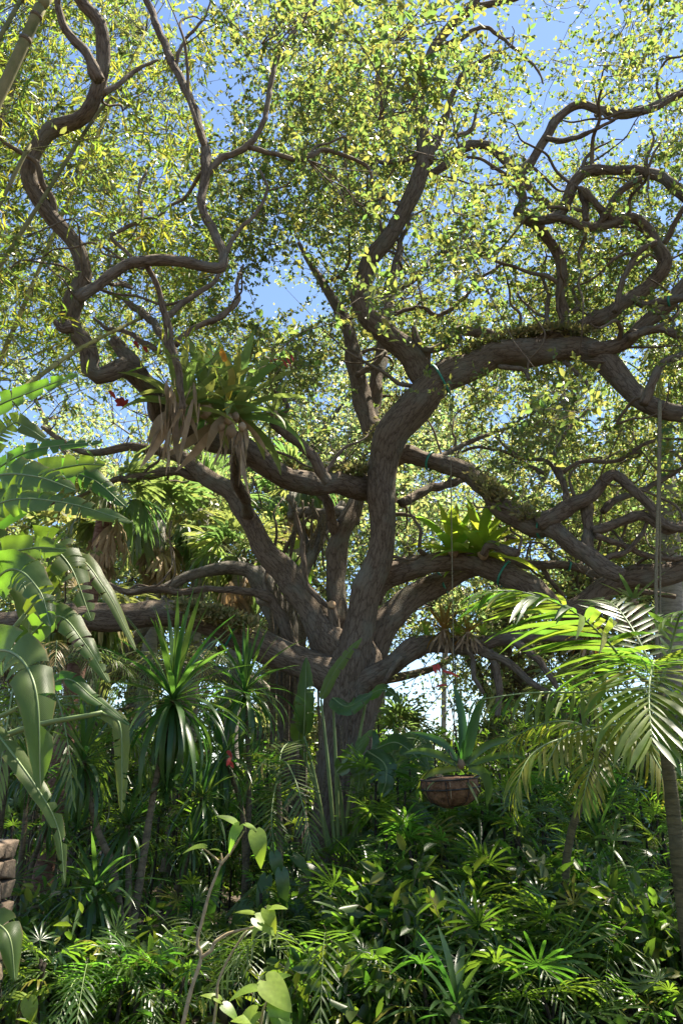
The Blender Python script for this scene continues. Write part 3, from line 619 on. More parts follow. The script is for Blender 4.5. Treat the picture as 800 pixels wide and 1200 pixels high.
LADY = [mesh('lady_palm_leaf', *fan_geo(n, r, a, w_, dr, petiole=.22, seed=s_), M['ladypalm']) for n, r, a, w_, dr, s_ in ((10, .34, 3.7, .027, .35, 1), (9, .31, 3.1, .028, .6, 2), (12, .36, 4.4, .026, .22, 3), (7, .3, 2.5, .032, .5, 4))]
FAN = [mesh('fan_palm_leaf', *fan_geo(20, .75, 4.3, .07, .55, petiole=.7, seed=s_, tipw=0), M['fanpalm']) for s_ in (5, 6)]
FAN2 = [mesh('fan_palm_leaf', *fan_geo(20, .75, 3.2, .07, 1.0, petiole=.6, seed=s_, tipw=0), M['fanpalm']) for s_ in (7, 8)]
DEADFAN = [mesh('dead_fan_leaf', *fan_geo(14, .8, 1.3, .06, .5, petiole=.5, seed=s_, tipw=0), M['deadfrond']) for s_ in (9, 10)]
def strap_geo(L, W, bend, up=.5, n=9, fold=.25, prof='dr', twist=0.0):
    """strap leaf starting along +Y, curving down (-Z)"""
    ts = np.linspace(0, 1, n); V, Fc = [], []; p = np.zeros(3); a = 0.0
    for i, t_ in enumerate(ts):
        a = -bend * t_ ** 1.4
        if i: p = p + np.array([0, math.cos(a), math.sin(a)]) * L / (n - 1)
        if prof == 'dr': w_ = W * (.55 + .9 * t_ * (1 - t_) * 2) * (1 - t_ ** 5)
        elif prof == 'br': w_ = W * (1.15 - .35 * t_) * (1 - t_ ** 7)
        else: w_ = W * (math.sin(math.pi * min(1, t_ * .93 + .07)) ** .7)
        hw = max(w_ * .5, W * .03); nz = np.array([0, -math.sin(a), math.cos(a)]); tw = twist * t_
        s = np.array([math.cos(tw), 0, 0]) + nz * math.sin(tw)
        V += [p - s * hw + nz * hw * fold, p, p + s * hw + nz * hw * fold]
        if i: j = 3 * i; Fc += [(j - 3, j - 2, j + 1, j), (j - 2, j - 1, j + 2, j + 1)]
    return np.array(V), Fc
def orient(az, el):
    """direction matrix columns: leaf along (az, el), normal facing up"""
    return np.array([math.cos(az) * math.cos(el), math.sin(az) * math.cos(el), math.sin(el)])
def rosette(parent, center, off, meshes, n, L, el0, el1, wscale=1.0, name='leaf', azr=(0, 6.283), jit=.12, g=random, rad=.015):
    """n leaves, inner ones upright (el1), outer ones low (el0); meshes are unit length, picked by elevation"""
    for k in range(n):
        t_ = (k + .5) / n; az = (k * 2.39996) % 6.283
        if azr != (0, 6.283): az = azr[0] + (azr[1] - azr[0]) * g.random()
        el = el0 + (el1 - el0) * t_ ** 1.1 + g.uniform(-jit, jit)
        d = orient(az, el); zr = np.array([-math.cos(az) * math.sin(el), -math.sin(az) * math.sin(el), math.cos(el)])
        me = meshes[min(len(meshes) - 1, max(0, int((1 - t_) * len(meshes) * .999 + g.uniform(-.5, .5))))]
        l_ = L * g.uniform(.82, 1.12)
        st = np.asarray(center) - np.asarray(off) + d * rad + np.array([0, 0, (t_ - .5) * .12 * L])
        obj(name, me, parent, SclM(frame(st, d, zr), l_ * wscale, l_, l_))
DRAC = [mesh('dracaena_leaf', *strap_geo(1, .058, b), M['dracaena']) for b in (.25, .6, 1.0, 1.5, 1.9)]
BROM = [mesh('bromeliad_leaf', *strap_geo(1, .2, b, prof='br'), M['brom']) for b in (.3, .6, .9)]
RBROM = [mesh('red_bromeliad_leaf', *strap_geo(1, .12, b, prof='br'), M['redbrom']) for b in (.3, .6, .9)]
AECH = [mesh('large_bromeliad_leaf', *strap_geo(1, .14, b, prof='br'), M['aechmea']) for b in (.2, .5, .9, 1.3)]
STRAP = [mesh('broad_strap_leaf', *strap_geo(1, .15, b, prof='el'), M['broad']) for b in (.4, .8, 1.3)]
LEAFLET = [mesh('leaflet', *strap_geo(1, .08, b, prof='el', n=6, fold=.15, twist=b * .8 - .3), M['frond']) for b in (.25, .5, .8)]
YLEAFLET = [mesh('yellow_leaflet', *strap_geo(1, .07, b, prof='el', n=6, fold=.15), M['yfrond']) for b in (.4, .7, 1.0)]
DLEAFLET = [mesh('dark_leaflet', *strap_geo(1, .06, b, prof='el', n=5, fold=.15), M['fanpalm']) for b in (.3, .6, .9)]

# ------------------------------------------------------------------ fan palms behind the left limb
def fan_palm(px, py, Y, wpx, label, nlive, ndead, scale=1.0, mat='graypalm', lean=0.0):
    c = P(px, py, Y); base = np.array([c[0] + lean, c[1], -.06])
    t = thing('fan_palm', base, label, 'palm', 'fan palms behind the oak')
    r = .5 * wpx * zc(px, py, Y) / F; s = spline([base, (base + c) / 2 + [lean * .1, 0, 0], c], 18)
    tube('trunk', s, r * np.linspace(1.3, 1, 18) * (1 + .08 * np.sin(np.arange(18) * 2.1)), M[mat], t, 12, .05, int(px), base)
    for k in range(nlive):
        el = random.uniform(-.55, 1.25); az = k * 2.4 + random.uniform(-.3, .3); d = orient(az, el)
        zr = np.array([-math.cos(az) * math.sin(el), -math.sin(az) * math.sin(el), math.cos(el)]); me = random.choice(FAN if el > .2 else FAN2)
        obj('frond', me, t, SclM(frame(c - base, d, zr), scale * random.uniform(.8, 1.15)))
    for k in range(ndead):
        el = random.uniform(-1.45, -.85); az = random.uniform(0, 6.28); d = orient(az, el)
        zr = np.array([-math.cos(az) * math.sin(el), -math.sin(az) * math.sin(el), math.cos(el)])
        obj('dead_frond', random.choice(DEADFAN), t, SclM(frame(c - base - [0, 0, random.uniform(0, .5)], d, zr), scale * random.uniform(.7, 1.1)))
    return t
fan_palm(281, 655, 14.3, 16, 'fan palm with a grey skirt of dead fronds above the mossy limb', 20, 22, .95)
fan_palm(188, 612, 15.0, 15, 'fan palm with drooping green fronds behind the thin forked limb', 18, 20, 1.0)
fan_palm(238, 598, 16.5, 15, 'fan palm thick with brown dead fronds behind the rising limb', 14, 28, 1.1)
fan_palm(126, 590, 12.0, 17, 'reddish trunked palm standing behind the level oak limb', 16, 9, .85, 'redpalm', lean=-.35)
fan_palm(345, 575, 17.5, 14, 'fan palm behind the stem rising from the trunk fork', 16, 14, 1.0)
fan_palm(95, 720, 13.0, 13, 'shaggy fan palm low behind the reddish trunked palm', 18, 14, .9)
fan_palm(60, 640, 15.5, 14, 'shaggy fan palm half hidden behind the torn broad leaves', 16, 8, .9)
fan_palm(655, 815, 15.5, 12, 'short fan palm with dry fronds behind the arching palm', 14, 10, .8)
fan_palm(470, 865, 19, 10, 'small fan palm beside the far slim palm trunk', 16, 3, .8)

# ------------------------------------------------------------------ pinnate fronds
def frond(parent, off, pts, n, leafL, meshes, mat_r='midrib', rad=.012, spread=1.0, droopang=.5, name='frond', wscale=1.0, upref=(0, 0, 1), join=False, start=.12, jit=.1, v=.25):
    """pts: xyz polyline of the rachis from base to tip; leaflets both sides as sub-parts"""
    s = spline(pts, 26); n26 = len(s)
    V, Fc, B = tube_geo(s, np.linspace(rad, rad * .25, n26), 6)
    fr = obj(name, mesh('rachis', V - off, Fc, M[mat_r], True), parent)
    T = nrm(np.gradient(s, axis=0)); up = np.asarray(upref, float); parts = []
    for k in range(n):
        t_ = start + (1 - start) * (k // 2 + .5) / (n / 2); sd_ = 1 if k % 2 else -1
        f = t_ * (n26 - 1); i = min(int(f), n26 - 2); p = s[i] * (1 - f + i) + s[i + 1] * (f - i); T_ = T[i]
        side = nrm(np.cross(T_, up)) * sd_; nn = nrm(np.cross(side * sd_, T_))
        a = (1.15 - .75 * t_) * spread + random.uniform(-jit, jit)
        d = T_ * math.cos(a) + side * math.sin(a) + nn * v - up * droopang * .35 * random.uniform(.6, 1.3)
        l_ = leafL * math.sin(math.pi * (.12 + .80 * t_)) ** .7 * random.uniform(.85, 1.1)
        Mx = SclM(frame(p - off, d, nn + side * .15), l_ * wscale * (leafL / max(l_, .05)) ** .6, l_, l_)
        me = random.choice(meshes)
        if join: parts.append((me, Mx))
        else: obj('leaflet', me, fr, Mx)
    if join:
        Vs, Fs = [], []
        for me, Mx in parts:
            co = np.empty(len(me.vertices) * 3, np.float32); me.vertices.foreach_get('co', co); co = co.reshape(-1, 3)
            A = np.array(Mx); Vs.append((co @ A[:3, :3].T + A[:3, 3], [tuple(q.vertices) for q in me.polygons]))
        V, Fc = merge(Vs); o = obj('leaflets', mesh('leaflets', V, Fc, parts[0][0].materials[0]), fr); o['kind'] = 'stuff'
    return fr
def px_path(rows): return [P(*r) for r in rows]
# arching palm on the right
AP = P(800, 1060, 5.4); AP[2] = -.06
ap = thing('arching_palm', AP, 'feathery palm with long arching fronds beside the hanging rope', 'palm')
st = spline([AP, P(797, 1030, 5.4), P(787, 940, 5.4), P(780, 880, 5.4), P(772, 812, 5.4)], 20)
st = spline(st, 64); tube('stem', st, np.linspace(.06, .038, 64) * (1 + .05 * (np.arange(64) % 4 == 0)), M['palmstem'], ap, 14, .03, 5, AP)
HD = P(770, 800, 5.4)
FR = [  # rachis rows, leaflets, leaflet length, meshes, droop
    ([(768, 805, 5.4), (738, 784, 5.1), (716, 757, 4.9), (690, 731, 4.8), (659, 710, 4.7), (612, 694, 4.6), (566, 692, 4.5)], 70, .58, LEAFLET, 1.5, .95),
    ([(768, 802, 5.4), (767, 775, 5.0), (762, 790, 4.5), (760, 822, 4.2), (764, 868, 4.0)], 54, .62, LEAFLET, .15, 1.0),
    ([(766, 806, 5.4), (735, 808, 5.0), (690, 811, 4.7), (620, 812, 4.5), (552, 821, 4.4)], 52, .34, LEAFLET, 2.6, 1.0),
    ([(772, 820, 5.4), (742, 845, 5.0), (700, 852, 4.7), (660, 864, 4.5), (642, 892, 4.4)], 48, .36, YLEAFLET, 1.8, 1.0),
    ([(775, 800, 5.4), (790, 740, 5.3), (800, 718, 5.1), (830, 720, 4.8), (870, 760, 4.6)], 40, .42, LEAFLET, 1.2, 1.0),
    ([(772, 800, 5.4), (745, 745, 5.7), (722, 712, 6.0), (700, 700, 6.4)], 36, .4, LEAFLET, .8, 1.0)]
for rows, n, L_, me, dr, sp in FR: frond(ap, AP, px_path(rows), n, L_, me, droopang=dr, spread=sp)
# second, yellower clump palm with fronds hanging beside the basket
YP = P(640, 1010, 6.6); YP[2] = -.06
yp = thing('clump_palm', YP, 'yellowing palm with fronds drooping beside the hanging basket', 'palm')
tube('stem', spline([YP, P(664, 1000, 6.6), P(690, 920, 6.6), P(712, 868, 6.4)], 14), np.linspace(.04, .025, 14), M['palmstem'], yp, 10, .02, 6, YP)
for rows, n, L_, dr in (([(712, 866, 6.4), (690, 861, 6.2), (650, 868, 6.0), (622, 885, 5.9), (607, 915, 5.8), (601, 952, 5.8)], 44, .36, 1.4), ([(712, 868, 6.4), (720, 850, 6.2), (745, 860, 5.9), (770, 895, 5.7), (785, 930, 5.6)], 42, .36, 1.5),
                        ([(712, 868, 6.4), (700, 880, 6.2), (690, 905, 6.0), (682, 940, 5.9)], 36, .34, 1.0), ([(710, 866, 6.4), (670, 846, 6.6), (630, 850, 6.8), (585, 872, 6.9)], 40, .34, 1.6), ([(714, 866, 6.4), (740, 838, 6.8), (775, 842, 7.0), (815, 875, 7)], 36, .36, 1.3)):
    frond(yp, YP, px_path(rows), n, L_, YLEAFLET, droopang=dr)
# small palm whose frond hangs before the oak trunk
SP = P(330, 1060, 8.2); SP[2] = -.06
spm = thing('young_palm', SP, 'young palm whose ladder-like frond hangs before the oak trunk', 'palm')
tube('stem', spline([SP, P(328, 980, 8.2), P(326, 915, 8.2)], 10), np.linspace(.04, .025, 10), M['cane'], spm, 8, .02, 8, SP)
for rows, n, L_ in (([(326, 915, 8.2), (333, 893, 8.0), (345, 912, 7.6), (355, 945, 7.4), (362, 978, 7.3), (366, 1000, 7.2)], 46, .3), ([(326, 915, 8.2), (315, 890, 8.1), (300, 905, 8.0), (285, 935, 8)], 36, .3), ([(326, 915, 8.2), (330, 880, 8.5), (345, 870, 8.8), (365, 890, 9)], 36, .28), ([(326, 915, 8.2), (322, 925, 7.9), (318, 960, 7.6), (322, 1000, 7.5)], 36, .28)):
    frond(spm, SP, px_path(rows), n, L_, LEAFLET, droopang=.3, spread=1.15)
# royal palm behind on the right
RP = P(788, 1010, 14.5); RP[2] = -.06
rp = thing('royal_palm', RP, 'tall palm with smooth green crownshaft and ringed grey trunk', 'palm')
top = P(781, 562, 14.5); s = spline([RP, (RP + top) / 2, top], 24)
tube('trunk', s, np.linspace(.3, .2, 24) * (1 + .03 * (np.arange(24) % 2)), M['graypalm'], rp, 16, .01, 3, RP)
ct = P(779, 470, 14.5); tube('crownshaft', spline([top, (top + ct) / 2, ct], 12), [.19, .17, .15, .14, .135, .13, .13, .13, .125, .11, .09, .06], M['crownshaft'], rp, 14, 0, 4, RP)
for k in range(12):
    az = k * 2.4; d = np.array([math.cos(az), math.sin(az), 0]); el = random.uniform(.0, .9); a = ct + [0, 0, -.2]
    pts = [a, a + d * .6 + [0, 0, .55 + el * .5], a + d * 1.5 + [0, 0, .45 + el * .7], a + d * 2.3 + [0, 0, -.4 + el * .4], a + d * 2.6 + [0, 0, -1.3 + el * .2]]
    frond(rp, RP, pts, 90, .6, DLEAFLET, rad=.025, droopang=2.2, join=True, start=.2)
# far slim palm seen in the low gap
FP = P(519, 985, 34); FP[2] = -.06
fp = thing('slim_palm', FP, 'far slim bare grey palm trunk against the low blue gap', 'palm')
tp_ = P(521, 690, 34); tube('trunk', spline([FP, (FP + tp_) / 2, tp_], 12), np.linspace(.13, .1, 12), M['graypalm'], fp, 8, .02, 1, FP)
for k in range(14):
    az = k * 2.4; el = random.uniform(-1, .9); d = orient(az, el)
    obj('frond', random.choice(FAN2), fp, SclM(frame(tp_ - FP, d, np.array([0, 0, 1]) if abs(el) < 1.3 else np.array([1, 0, 0])), 1.2))
# feather palms low on the left, behind
for (px, py, Y, lab) in ((60, 790, 11.5, 'feathery palm low behind the pale torn leaf'), (215, 800, 12.2, 'feathery palm behind the sunlit spiky dracaena'), (8, 870, 7.5, 'bright feathery palm beside the stone pillar')):
    c = P(px, py, Y); b = np.array([c[0] - .1, c[1], -.06]); t = thing('feather_palm', b, lab, 'palm')
    tube('trunk', spline([b, (b + c) / 2 + [.05, 0, 0], c], 10), np.linspace(.09, .06, 10), M['cane'], t, 10, .05, 2, b)
    for k in range(11):
        az = k * 2.4 + .3; d = np.array([math.cos(az), math.sin(az), 0]); e = random.uniform(.2, .8)
        pts = [c, c + d * .4 + [0, 0, .35 * e + .15], c + d * .95 + [0, 0, .4 * e + .1], c + d * 1.4 + [0, 0, .1 * e - .15], c + d * 1.6 + [0, 0, -.5]]
        frond(t, b, pts, 54, .34, LEAFLET if px < 20 else DLEAFLET, rad=.014, droopang=1.0, join=True)

# ------------------------------------------------------------------ bamboo on the left
BB = np.array([-6.2, 6.3, -.06])
bb = thing('bamboo_clump', BB, 'leaning bamboo with lance leaves beyond the torn broad leaves', 'bamboo')
bam_pts = []
def cane(p0, p1, wpx, mat, ext=1.25):
    """cane through two photo points, carried down to the ground and up out of sight"""
    a, b = P(*p0), P(*p1); d = b - a
    g = a - d * (a[2] / max(d[2], .2)); g[2] = -.06; g[0] = max(g[0], -7.5)
    e = a + d * ext + [0, 0, -.15 * np.linalg.norm(d)]
    s = spline([g, a, b, e], 60); r = .5 * wpx * zc(*p0) / F
    rad = np.linspace(r * 1.1, r * .6, 60); ln = np.linalg.norm(np.diff(s, axis=0), axis=1).sum(); k = np.arange(60)
    rad = rad * (1 + .14 * (k % 5 == 0)) * (1 - .06 * (k % 5 == 1))
    co = tube('cane', s, rad, M[mat], bb, 12, 0, int(wpx * 10), BB); bam_pts.append(s[22:])
    acc = np.concatenate([[0], np.cumsum(np.linalg.norm(np.diff(s, axis=0), axis=1))])
    for q in np.arange(acc[18], acc[-1], max(.3, r * 7)):
        k = int(np.searchsorted(acc, q)); k = min(max(k, 1), 58); c = s[k]; tn = nrm(s[k + 1] - s[k - 1]); V, Fc, B = tube_geo([c - tn * r * .3, c - tn * r * .1, c, c + tn * r * .12, c + tn * r * .3], np.array([1.0, 1.1, 1.18, 1.06, 1.0]) * rad[k] * 1.01, 12)
        obj('node', mesh('node', V - BB, Fc, M['cane'], True, {'barkco': ('FLOAT_VECTOR', B)}), co)
cane((0, 112, 4.4), (48, 8, 4.3), 20, 'bamboo'); cane((8, 300, 6.0), (118, 128, 6.2), 7, 'bamboo'); cane((0, 474, 5.6), (92, 410, 6.3), 8, 'bamboo_yellow', 2.2)
cane((0, 240, 5.4), (30, 180, 5.4), 7, 'bamboo'); cane((2, 40, 5.2), (22, 5, 5.2), 9, 'bamboo'); cane((40, 330, 7.2), (100, 190, 7.4), 6, 'bamboo_yellow', 2.5); cane((-60, 330, 6.4), (10, 120, 6.6), 9, 'bamboo', 2)
bp_ = np.vstack(bam_pts)
n = 620
x = rng.uniform(-140, 235, n); y = rng.uniform(-140, 440, n); Y = rng.uniform(5.2, 9.5, n)
keepb = rng.random(n) < np.interp(x, [0, 120, 235], [1, .8, .25]) * gapw(x, y) * np.interp(y, [0, 350, 440], [.8, 1, .4])
c = np.array([P(*q) for q in zip(x[keepb], y[keepb], Y[keepb])])
c = c[~before_limb(c) | (rng.random(len(c)) < .12)]
lv, tw = sprays(c, rng.uniform(.3, .6, len(c)), 7, 7, .15, .02, upb=-.05, spread=.6, droop=.7)
cloud_obj('foliage', [lv], M['bambooleaf'], bb, BB)
A = bp_[np.array([((bp_ - q) ** 2).sum(1).argmin() for q in c])]
twig_obj('twigs', [tw, link_twigs(A, c, np.full(len(c), .005))], M['bamboo'], bb, BB)

# ------------------------------------------------------------------ plants growing on the oak
def on_limb(px, py, Y): return P(px, py, Y)
def bromeliad(px, py, Y, meshes, n, Lpx, label, el=(.1, 1.45), name='bromeliad', group=None, w=1.0, dead=0, cat='bromeliad', az=(0, 6.283)):
    c = P(px, py, Y); L = Lpx * zc(px, py, Y) / F
    t = thing(name, c, label, cat, group)
    V, Fc, _ = tube_geo([c - [0, 0, .12 * L], c, c + [0, 0, .18 * L]], [.05 * L, .13 * L, .05 * L], 10)
    obj('crown_base', mesh('crown_base', V - c, Fc, M['dead']), t)
    rosette(t, c, c, meshes, n, L, el[0], el[1], w, azr=az)
    for k in range(dead):
        az_ = random.uniform(0, 6.28); d = orient(az_, random.uniform(-1.5, -.6)); l_ = L * random.uniform(.5, 1.1)
        obj('dead_leaf', random.choice(DEADL), t, SclM(frame(np.array([math.cos(az_), math.sin(az_), 0]) * .08 * L, d, np.array([math.cos(az_), math.sin(az_), .2])), l_, l_, l_))
    return t, c, L
DEADL = [mesh('dead_leaf', *strap_geo(1, .11, b, prof='el', twist=tw_), M['dead']) for b, tw_ in ((.3, 1.5), (-.3, -2.2), (.6, 3.0))]
bromeliad(531, 646, 10.4, BROM, 26, 60, 'lime green bromeliad perched beside its twin, further from the trunk-side limb fork', (.15, 1.45), group='paired bromeliads')[0]['label'] = 'sunlit lime green bromeliad on the limb, closer of two to the oak trunk'
bromeliad(566, 648, 10.3, BROM, 28, 66, 'x', (.15, 1.45), group='paired bromeliads')[0]['label'] = 'sunlit lime green bromeliad on the limb, farther of two from the oak trunk'
t, c, L = bromeliad(520, 738, 10.1, RBROM, 34, 32, 'small reddish bromeliad clump shading the low oak limb', (-.2, 1.4), dead=22)
t, c, L = bromeliad(548, 742, 10.0, RBROM, 22, 26, 'dry spiky bromeliad tuft beside the reddish clump on the low limb', (-.2, 1.3), dead=20)
for sx, lb_ in ((500, 'tiny green bromeliad between the oak trunk and the reddish clump'), (536, 'tiny green bromeliad between the reddish clump and the dry tuft'), (566, 'tiny green bromeliad just past the dry tuft on the low limb')): bromeliad(sx, 745, 10.15, BROM, 12, 18, lb_, (.2, 1.3), group='tiny bromeliads on the low limb')
t, c, L = bromeliad(742, 706, 9.0, AECH, 22, 44, 'shaggy bromeliad with tan dead leaves under the heavy oak limb', (-.6, .9), dead=26, w=.8)
bromeliad(690, 745, 9.4, RBROM, 20, 36, 'straggly bromeliad drooping behind the arching palm fronds', (-.8, .8), dead=18, w=.7)
# big aechmea clump with hanging dead leaves
t, c, L = bromeliad(212, 478, 7.35, AECH, 26, 84, 'large grey green bromeliad with a beard of dead leaves on oak limb', (.25, 1.5), dead=14, name='large_bromeliad')
for k in range(17):
    q = P(212 + random.gauss(0, 10), 448 + random.uniform(-6, 28), 7.1 + random.uniform(-.1, .1)); l_ = random.uniform(40, 95) * 7.6 / F
    obj('dead_leaf', random.choice(DEADL), t, SclM(frame(q - c, nrm([random.uniform(-.25, .25), random.uniform(-.2, .1), -1]), np.array([random.uniform(-.6, .6), -1, 0])), l_ * .7, l_, l_))
t, c, L = bromeliad(272, 486, 7.9, AECH, 36, 96, 'large bromeliad with an orange tipped leaf and swollen tan bases', (.05, 1.45), dead=10, name='large_bromeliad', w=.95)
ol = [P(266, 470, 7.6), P(272, 445, 7.5), P(268, 428, 7.45), P(260, 410, 7.4)]
def blade_geo(pts, wd, n=12, ref=(0, -1, 0), fold=.2, taper=4, base=.6):
    s = spline(pts, n); T = nrm(np.gradient(s, axis=0)); V, Fc = [], []
    for i in range(n):
        sd_ = nrm(np.cross(T[i], ref)); nn = np.cross(sd_, T[i]); t_ = i / (n - 1); hw = .5 * wd * max((base + (1 - base) * min(1, t_ * 3)) * (1 - t_ ** taper), .04)
        V += [s[i] - sd_ * hw + nn * hw * fold, s[i], s[i] + sd_ * hw + nn * hw * fold]
        if i: j = 3 * i; Fc += [(j - 3, j - 2, j + 1, j), (j - 2, j - 1, j + 2, j + 1)]
    return np.array(V), Fc
V, Fc = blade_geo(ol, .085); yl = obj('leaf', mesh('yellow_leaf', V - c, Fc, M['aechmea_y']), t); yl['label'] = 'yellow leaf with an orange tip'
V, Fc = blade_geo([P(264, 424, 7.44), P(261, 415, 7.41), P(258, 407, 7.38)], .07); obj('orange_tip', mesh('orange_tip', V - c + [0, -.01, 0], Fc, M['orange']), yl)
for (bx, by, br) in ((268, 492, 6), (276, 488, 5), (271, 506, 7), (260, 500, 5), (284, 500, 5)):
    q = P(bx, by, 7.45); r = br * 7.9 / F; tt = np.linspace(0, 1, 8); V, Fc, _ = tube_geo([q + [0.0, 0, (k - .5) * 2.4 * r] for k in tt], r * np.sin(np.pi * (.06 + .88 * tt)) ** .8, 10)
    obj('swollen_base', mesh('swollen_base', V - c, Fc, M['dead']), t)
for k in range(10):
    q = P(282 + random.gauss(0, 7), 510 + random.uniform(-10, 10), 7.5); l_ = random.uniform(30, 70) * 7.9 / F
    obj('dead_leaf', random.choice(DEADL), t, SclM(frame(q - c, nrm([random.uniform(-.3, .3), 0, -1]), np.array([random.uniform(-.6, .6), -1, 0])), l_ * .7, l_, l_))
t, c, L = bromeliad(322, 486, 8.2, AECH, 20, 44, 'spiky grey green bromeliad with arching leaves at the limb bend', (-.1, 1.2), w=.6, name='large_bromeliad')
t, c, L = bromeliad(240, 480, 7.6, AECH, 24, 84, 'upright grey green bromeliad between the bearded and the orange tipped ones', (.5, 1.5), name='large_bromeliad')
# red flower spikes
def flower(name, rows, label, bracts, parent_off=None):
    p = [P(*r) for r in rows]; s = spline(p, 12); b = s[0]
    t = thing(name, b, label, 'flower', 'red bromeliad flowers')
    V, Fc, _ = tube_geo(s - b, np.linspace(.006, .004, 12), 5); obj('flower_stalk', mesh('flower_stalk', V, Fc, M['cane']), t)
    for (x0, y0, x1, y1, Y, wpx) in bracts:
        q0, q1 = P(x0, y0, Y), P(x1, y1, Y - .05); V, Fc = blade_geo([q0, (q0 + q1) / 2 + [0, 0, .01], q1], wpx * Y / F * 1.1, 7)
        obj('bract', mesh('bract', V - b, Fc, M['red']), t)
flower('flower_spike', [(534, 860, 7.2), (527, 820, 7.2), (518, 785, 7.2), (512, 779, 7.2)], 'thin red flower spike rising from the hanging basket', [(508, 779, 510, 790, 7.2, 4), (512, 778, 515, 788, 7.2, 4), (518, 786, 538, 794, 7.2, 3), (524, 803, 508, 806, 7.2, 2.5)])
flower('flower_spike', [(312, 470, 8.0), (322, 440, 7.9), (334, 425, 7.9)], 'red flower spike above the spiky bromeliad at the limb bend', [(331, 422, 337, 431, 7.9, 3), (336, 419, 341, 430, 7.9, 3), (341, 416, 344, 424, 7.9, 3), (316, 424, 326, 421, 7.9, 3)])
flower('flower_spike', [(205, 470, 7.3), (185, 430, 7.3), (168, 405, 7.3)], 'red flower spike above the bearded bromeliad', [(157, 400, 163, 409, 7.3, 5), (168, 404, 173, 415, 7.3, 5), (162, 400, 170, 404, 7.3, 4)])
flower('flower_spike', [(172, 490, 7.7), (152, 480, 7.6), (140, 472, 7.6)], 'bright red flower spike hanging below the oak limb elbow', [(136, 468, 148, 478, 7.6, 8), (146, 474, 136, 476, 7.6, 7), (128, 458, 136, 468, 7.6, 5), (141, 466, 146, 474, 7.6, 6), (150, 468, 144, 480, 7.6, 5)])
flower('flower_spike', [(280, 930, 8.0), (272, 905, 7.8), (268, 890, 7.7)], 'small red flower spike among the dark spiky leaves', [(266, 880, 272, 888, 7.7, 4), (270, 888, 266, 898, 7.7, 4), (268, 893, 274, 900, 7.7, 4)])
# fern and moss patches along the tops of the limbs
def fern_patch(rows, n, label, size=.05):
    q = np.array([[*P(x, y, Y), wd * .5 * zc(x, y, Y) / F] for x, y, Y, wd in rows]); s = spline(q, 40); k = np.clip((rng.choice(rng.uniform(0, 40, 14), n) + rng.normal(size=n) * 1.6), 0, 39).astype(int)
    nrmv = rng.normal(size=(n, 3)) * [.5, .8, .25]; nrmv[:, 2] = np.abs(nrmv[:, 2]) + .6; nrmv = nrm(nrmv)
    p = s[k, :3] + nrmv * s[k, 3:4] * rng.uniform(.9, 1.02, (n, 1)); d = nrm(nrmv + rng.normal(size=p.shape) * .7)
    sz = rng.uniform(.5, 1.5, n) * size * 1.35
    o = cloud_obj('fern_patch', [leaf_cloud(p, d, nrm(rng.normal(size=p.shape)), sz, sz * .38)], M['fern'], None)
    tag(o, label, 'fern', 'fern patches on the oak limbs', 'stuff')
fern_patch(D(10.2, 9.8, [(300, 748, 36), (269, 737, 38), (244, 731, 38), (212, 722, 34), (190, 719, 34)]), 2200, 'dry olive fern growing along the low level limb', .06)
fern_patch(D(10.5, 10.0, [(436, 566, 32), (418, 562, 34), (395, 562, 30), (360, 565, 28), (330, 552, 26)]), 1700, 'tan tuft of fern where the bromeliad limb leaves the trunk', .055)
fern_patch(D(9.9, 9.2, [(555, 424, 38), (590, 410, 38), (630, 402, 36), (665, 398, 32), (690, 400, 26)]), 2200, 'ferny growth on the crest of the great arch', .055)
fern_patch(D(9.9, 9.5, [(556, 560, 24), (575, 580, 26), (600, 598, 28), (620, 612, 28)]), 900, 'fern tufts on the drooping limb above the paired bromeliads', .05)
fern_patch(D(10.5, 10.1, [(440, 535, 36), (450, 515, 42), (470, 485, 44), (490, 460, 42)]), 800, 'thin fern fringe on the leader below the first fork', .05)
# teal straps tied round limbs
def strap(px, py, Y, wpx, ang, label, hpx=0):
    """a loose loop of tape round a limb; ang = limb direction in the picture"""
    bx, by, bz = proj(BPX); k0 = np.argmin(np.hypot(bx - px, by - py) + 8 * np.abs(BP[:, 3] * F / bz * 2 - wpx))   # the limb this strap is tied to
    c = BPX[k0]; r = BP[k0, 3] * 1.07; k1 = k0 + 1 if k0 + 1 < len(BPX) and np.linalg.norm(BPX[min(k0 + 1, len(BPX) - 1)] - c) < .5 else k0 - 1; ax = nrm(BPX[k1] - c)
    u = nrm(np.cross(ax, [0, 1, 0])); v_ = np.cross(ax, u); th = np.linspace(0, 2 * math.pi, 28); hw = 1.25 * zc(px, py, Y) / F; V, Fc = [], []
    for i, a in enumerate(th[:-1]):
        q = c + (u * math.cos(a) + v_ * math.sin(a)) * r + ax * .06 * r * math.sin(a * 2)
        V += [q - ax * hw, q + ax * hw]; j = 2 * i; k = (2 * i + 2) % 54; Fc.append((j, j + 1, k + 1, k))
    o = obj('strap', mesh('strap', V, Fc, M['strapgreen'])); o.modifiers.new('thick', 'SOLIDIFY').thickness = .006
    tag(o, label, 'strap', 'teal straps tied round the oak limbs')
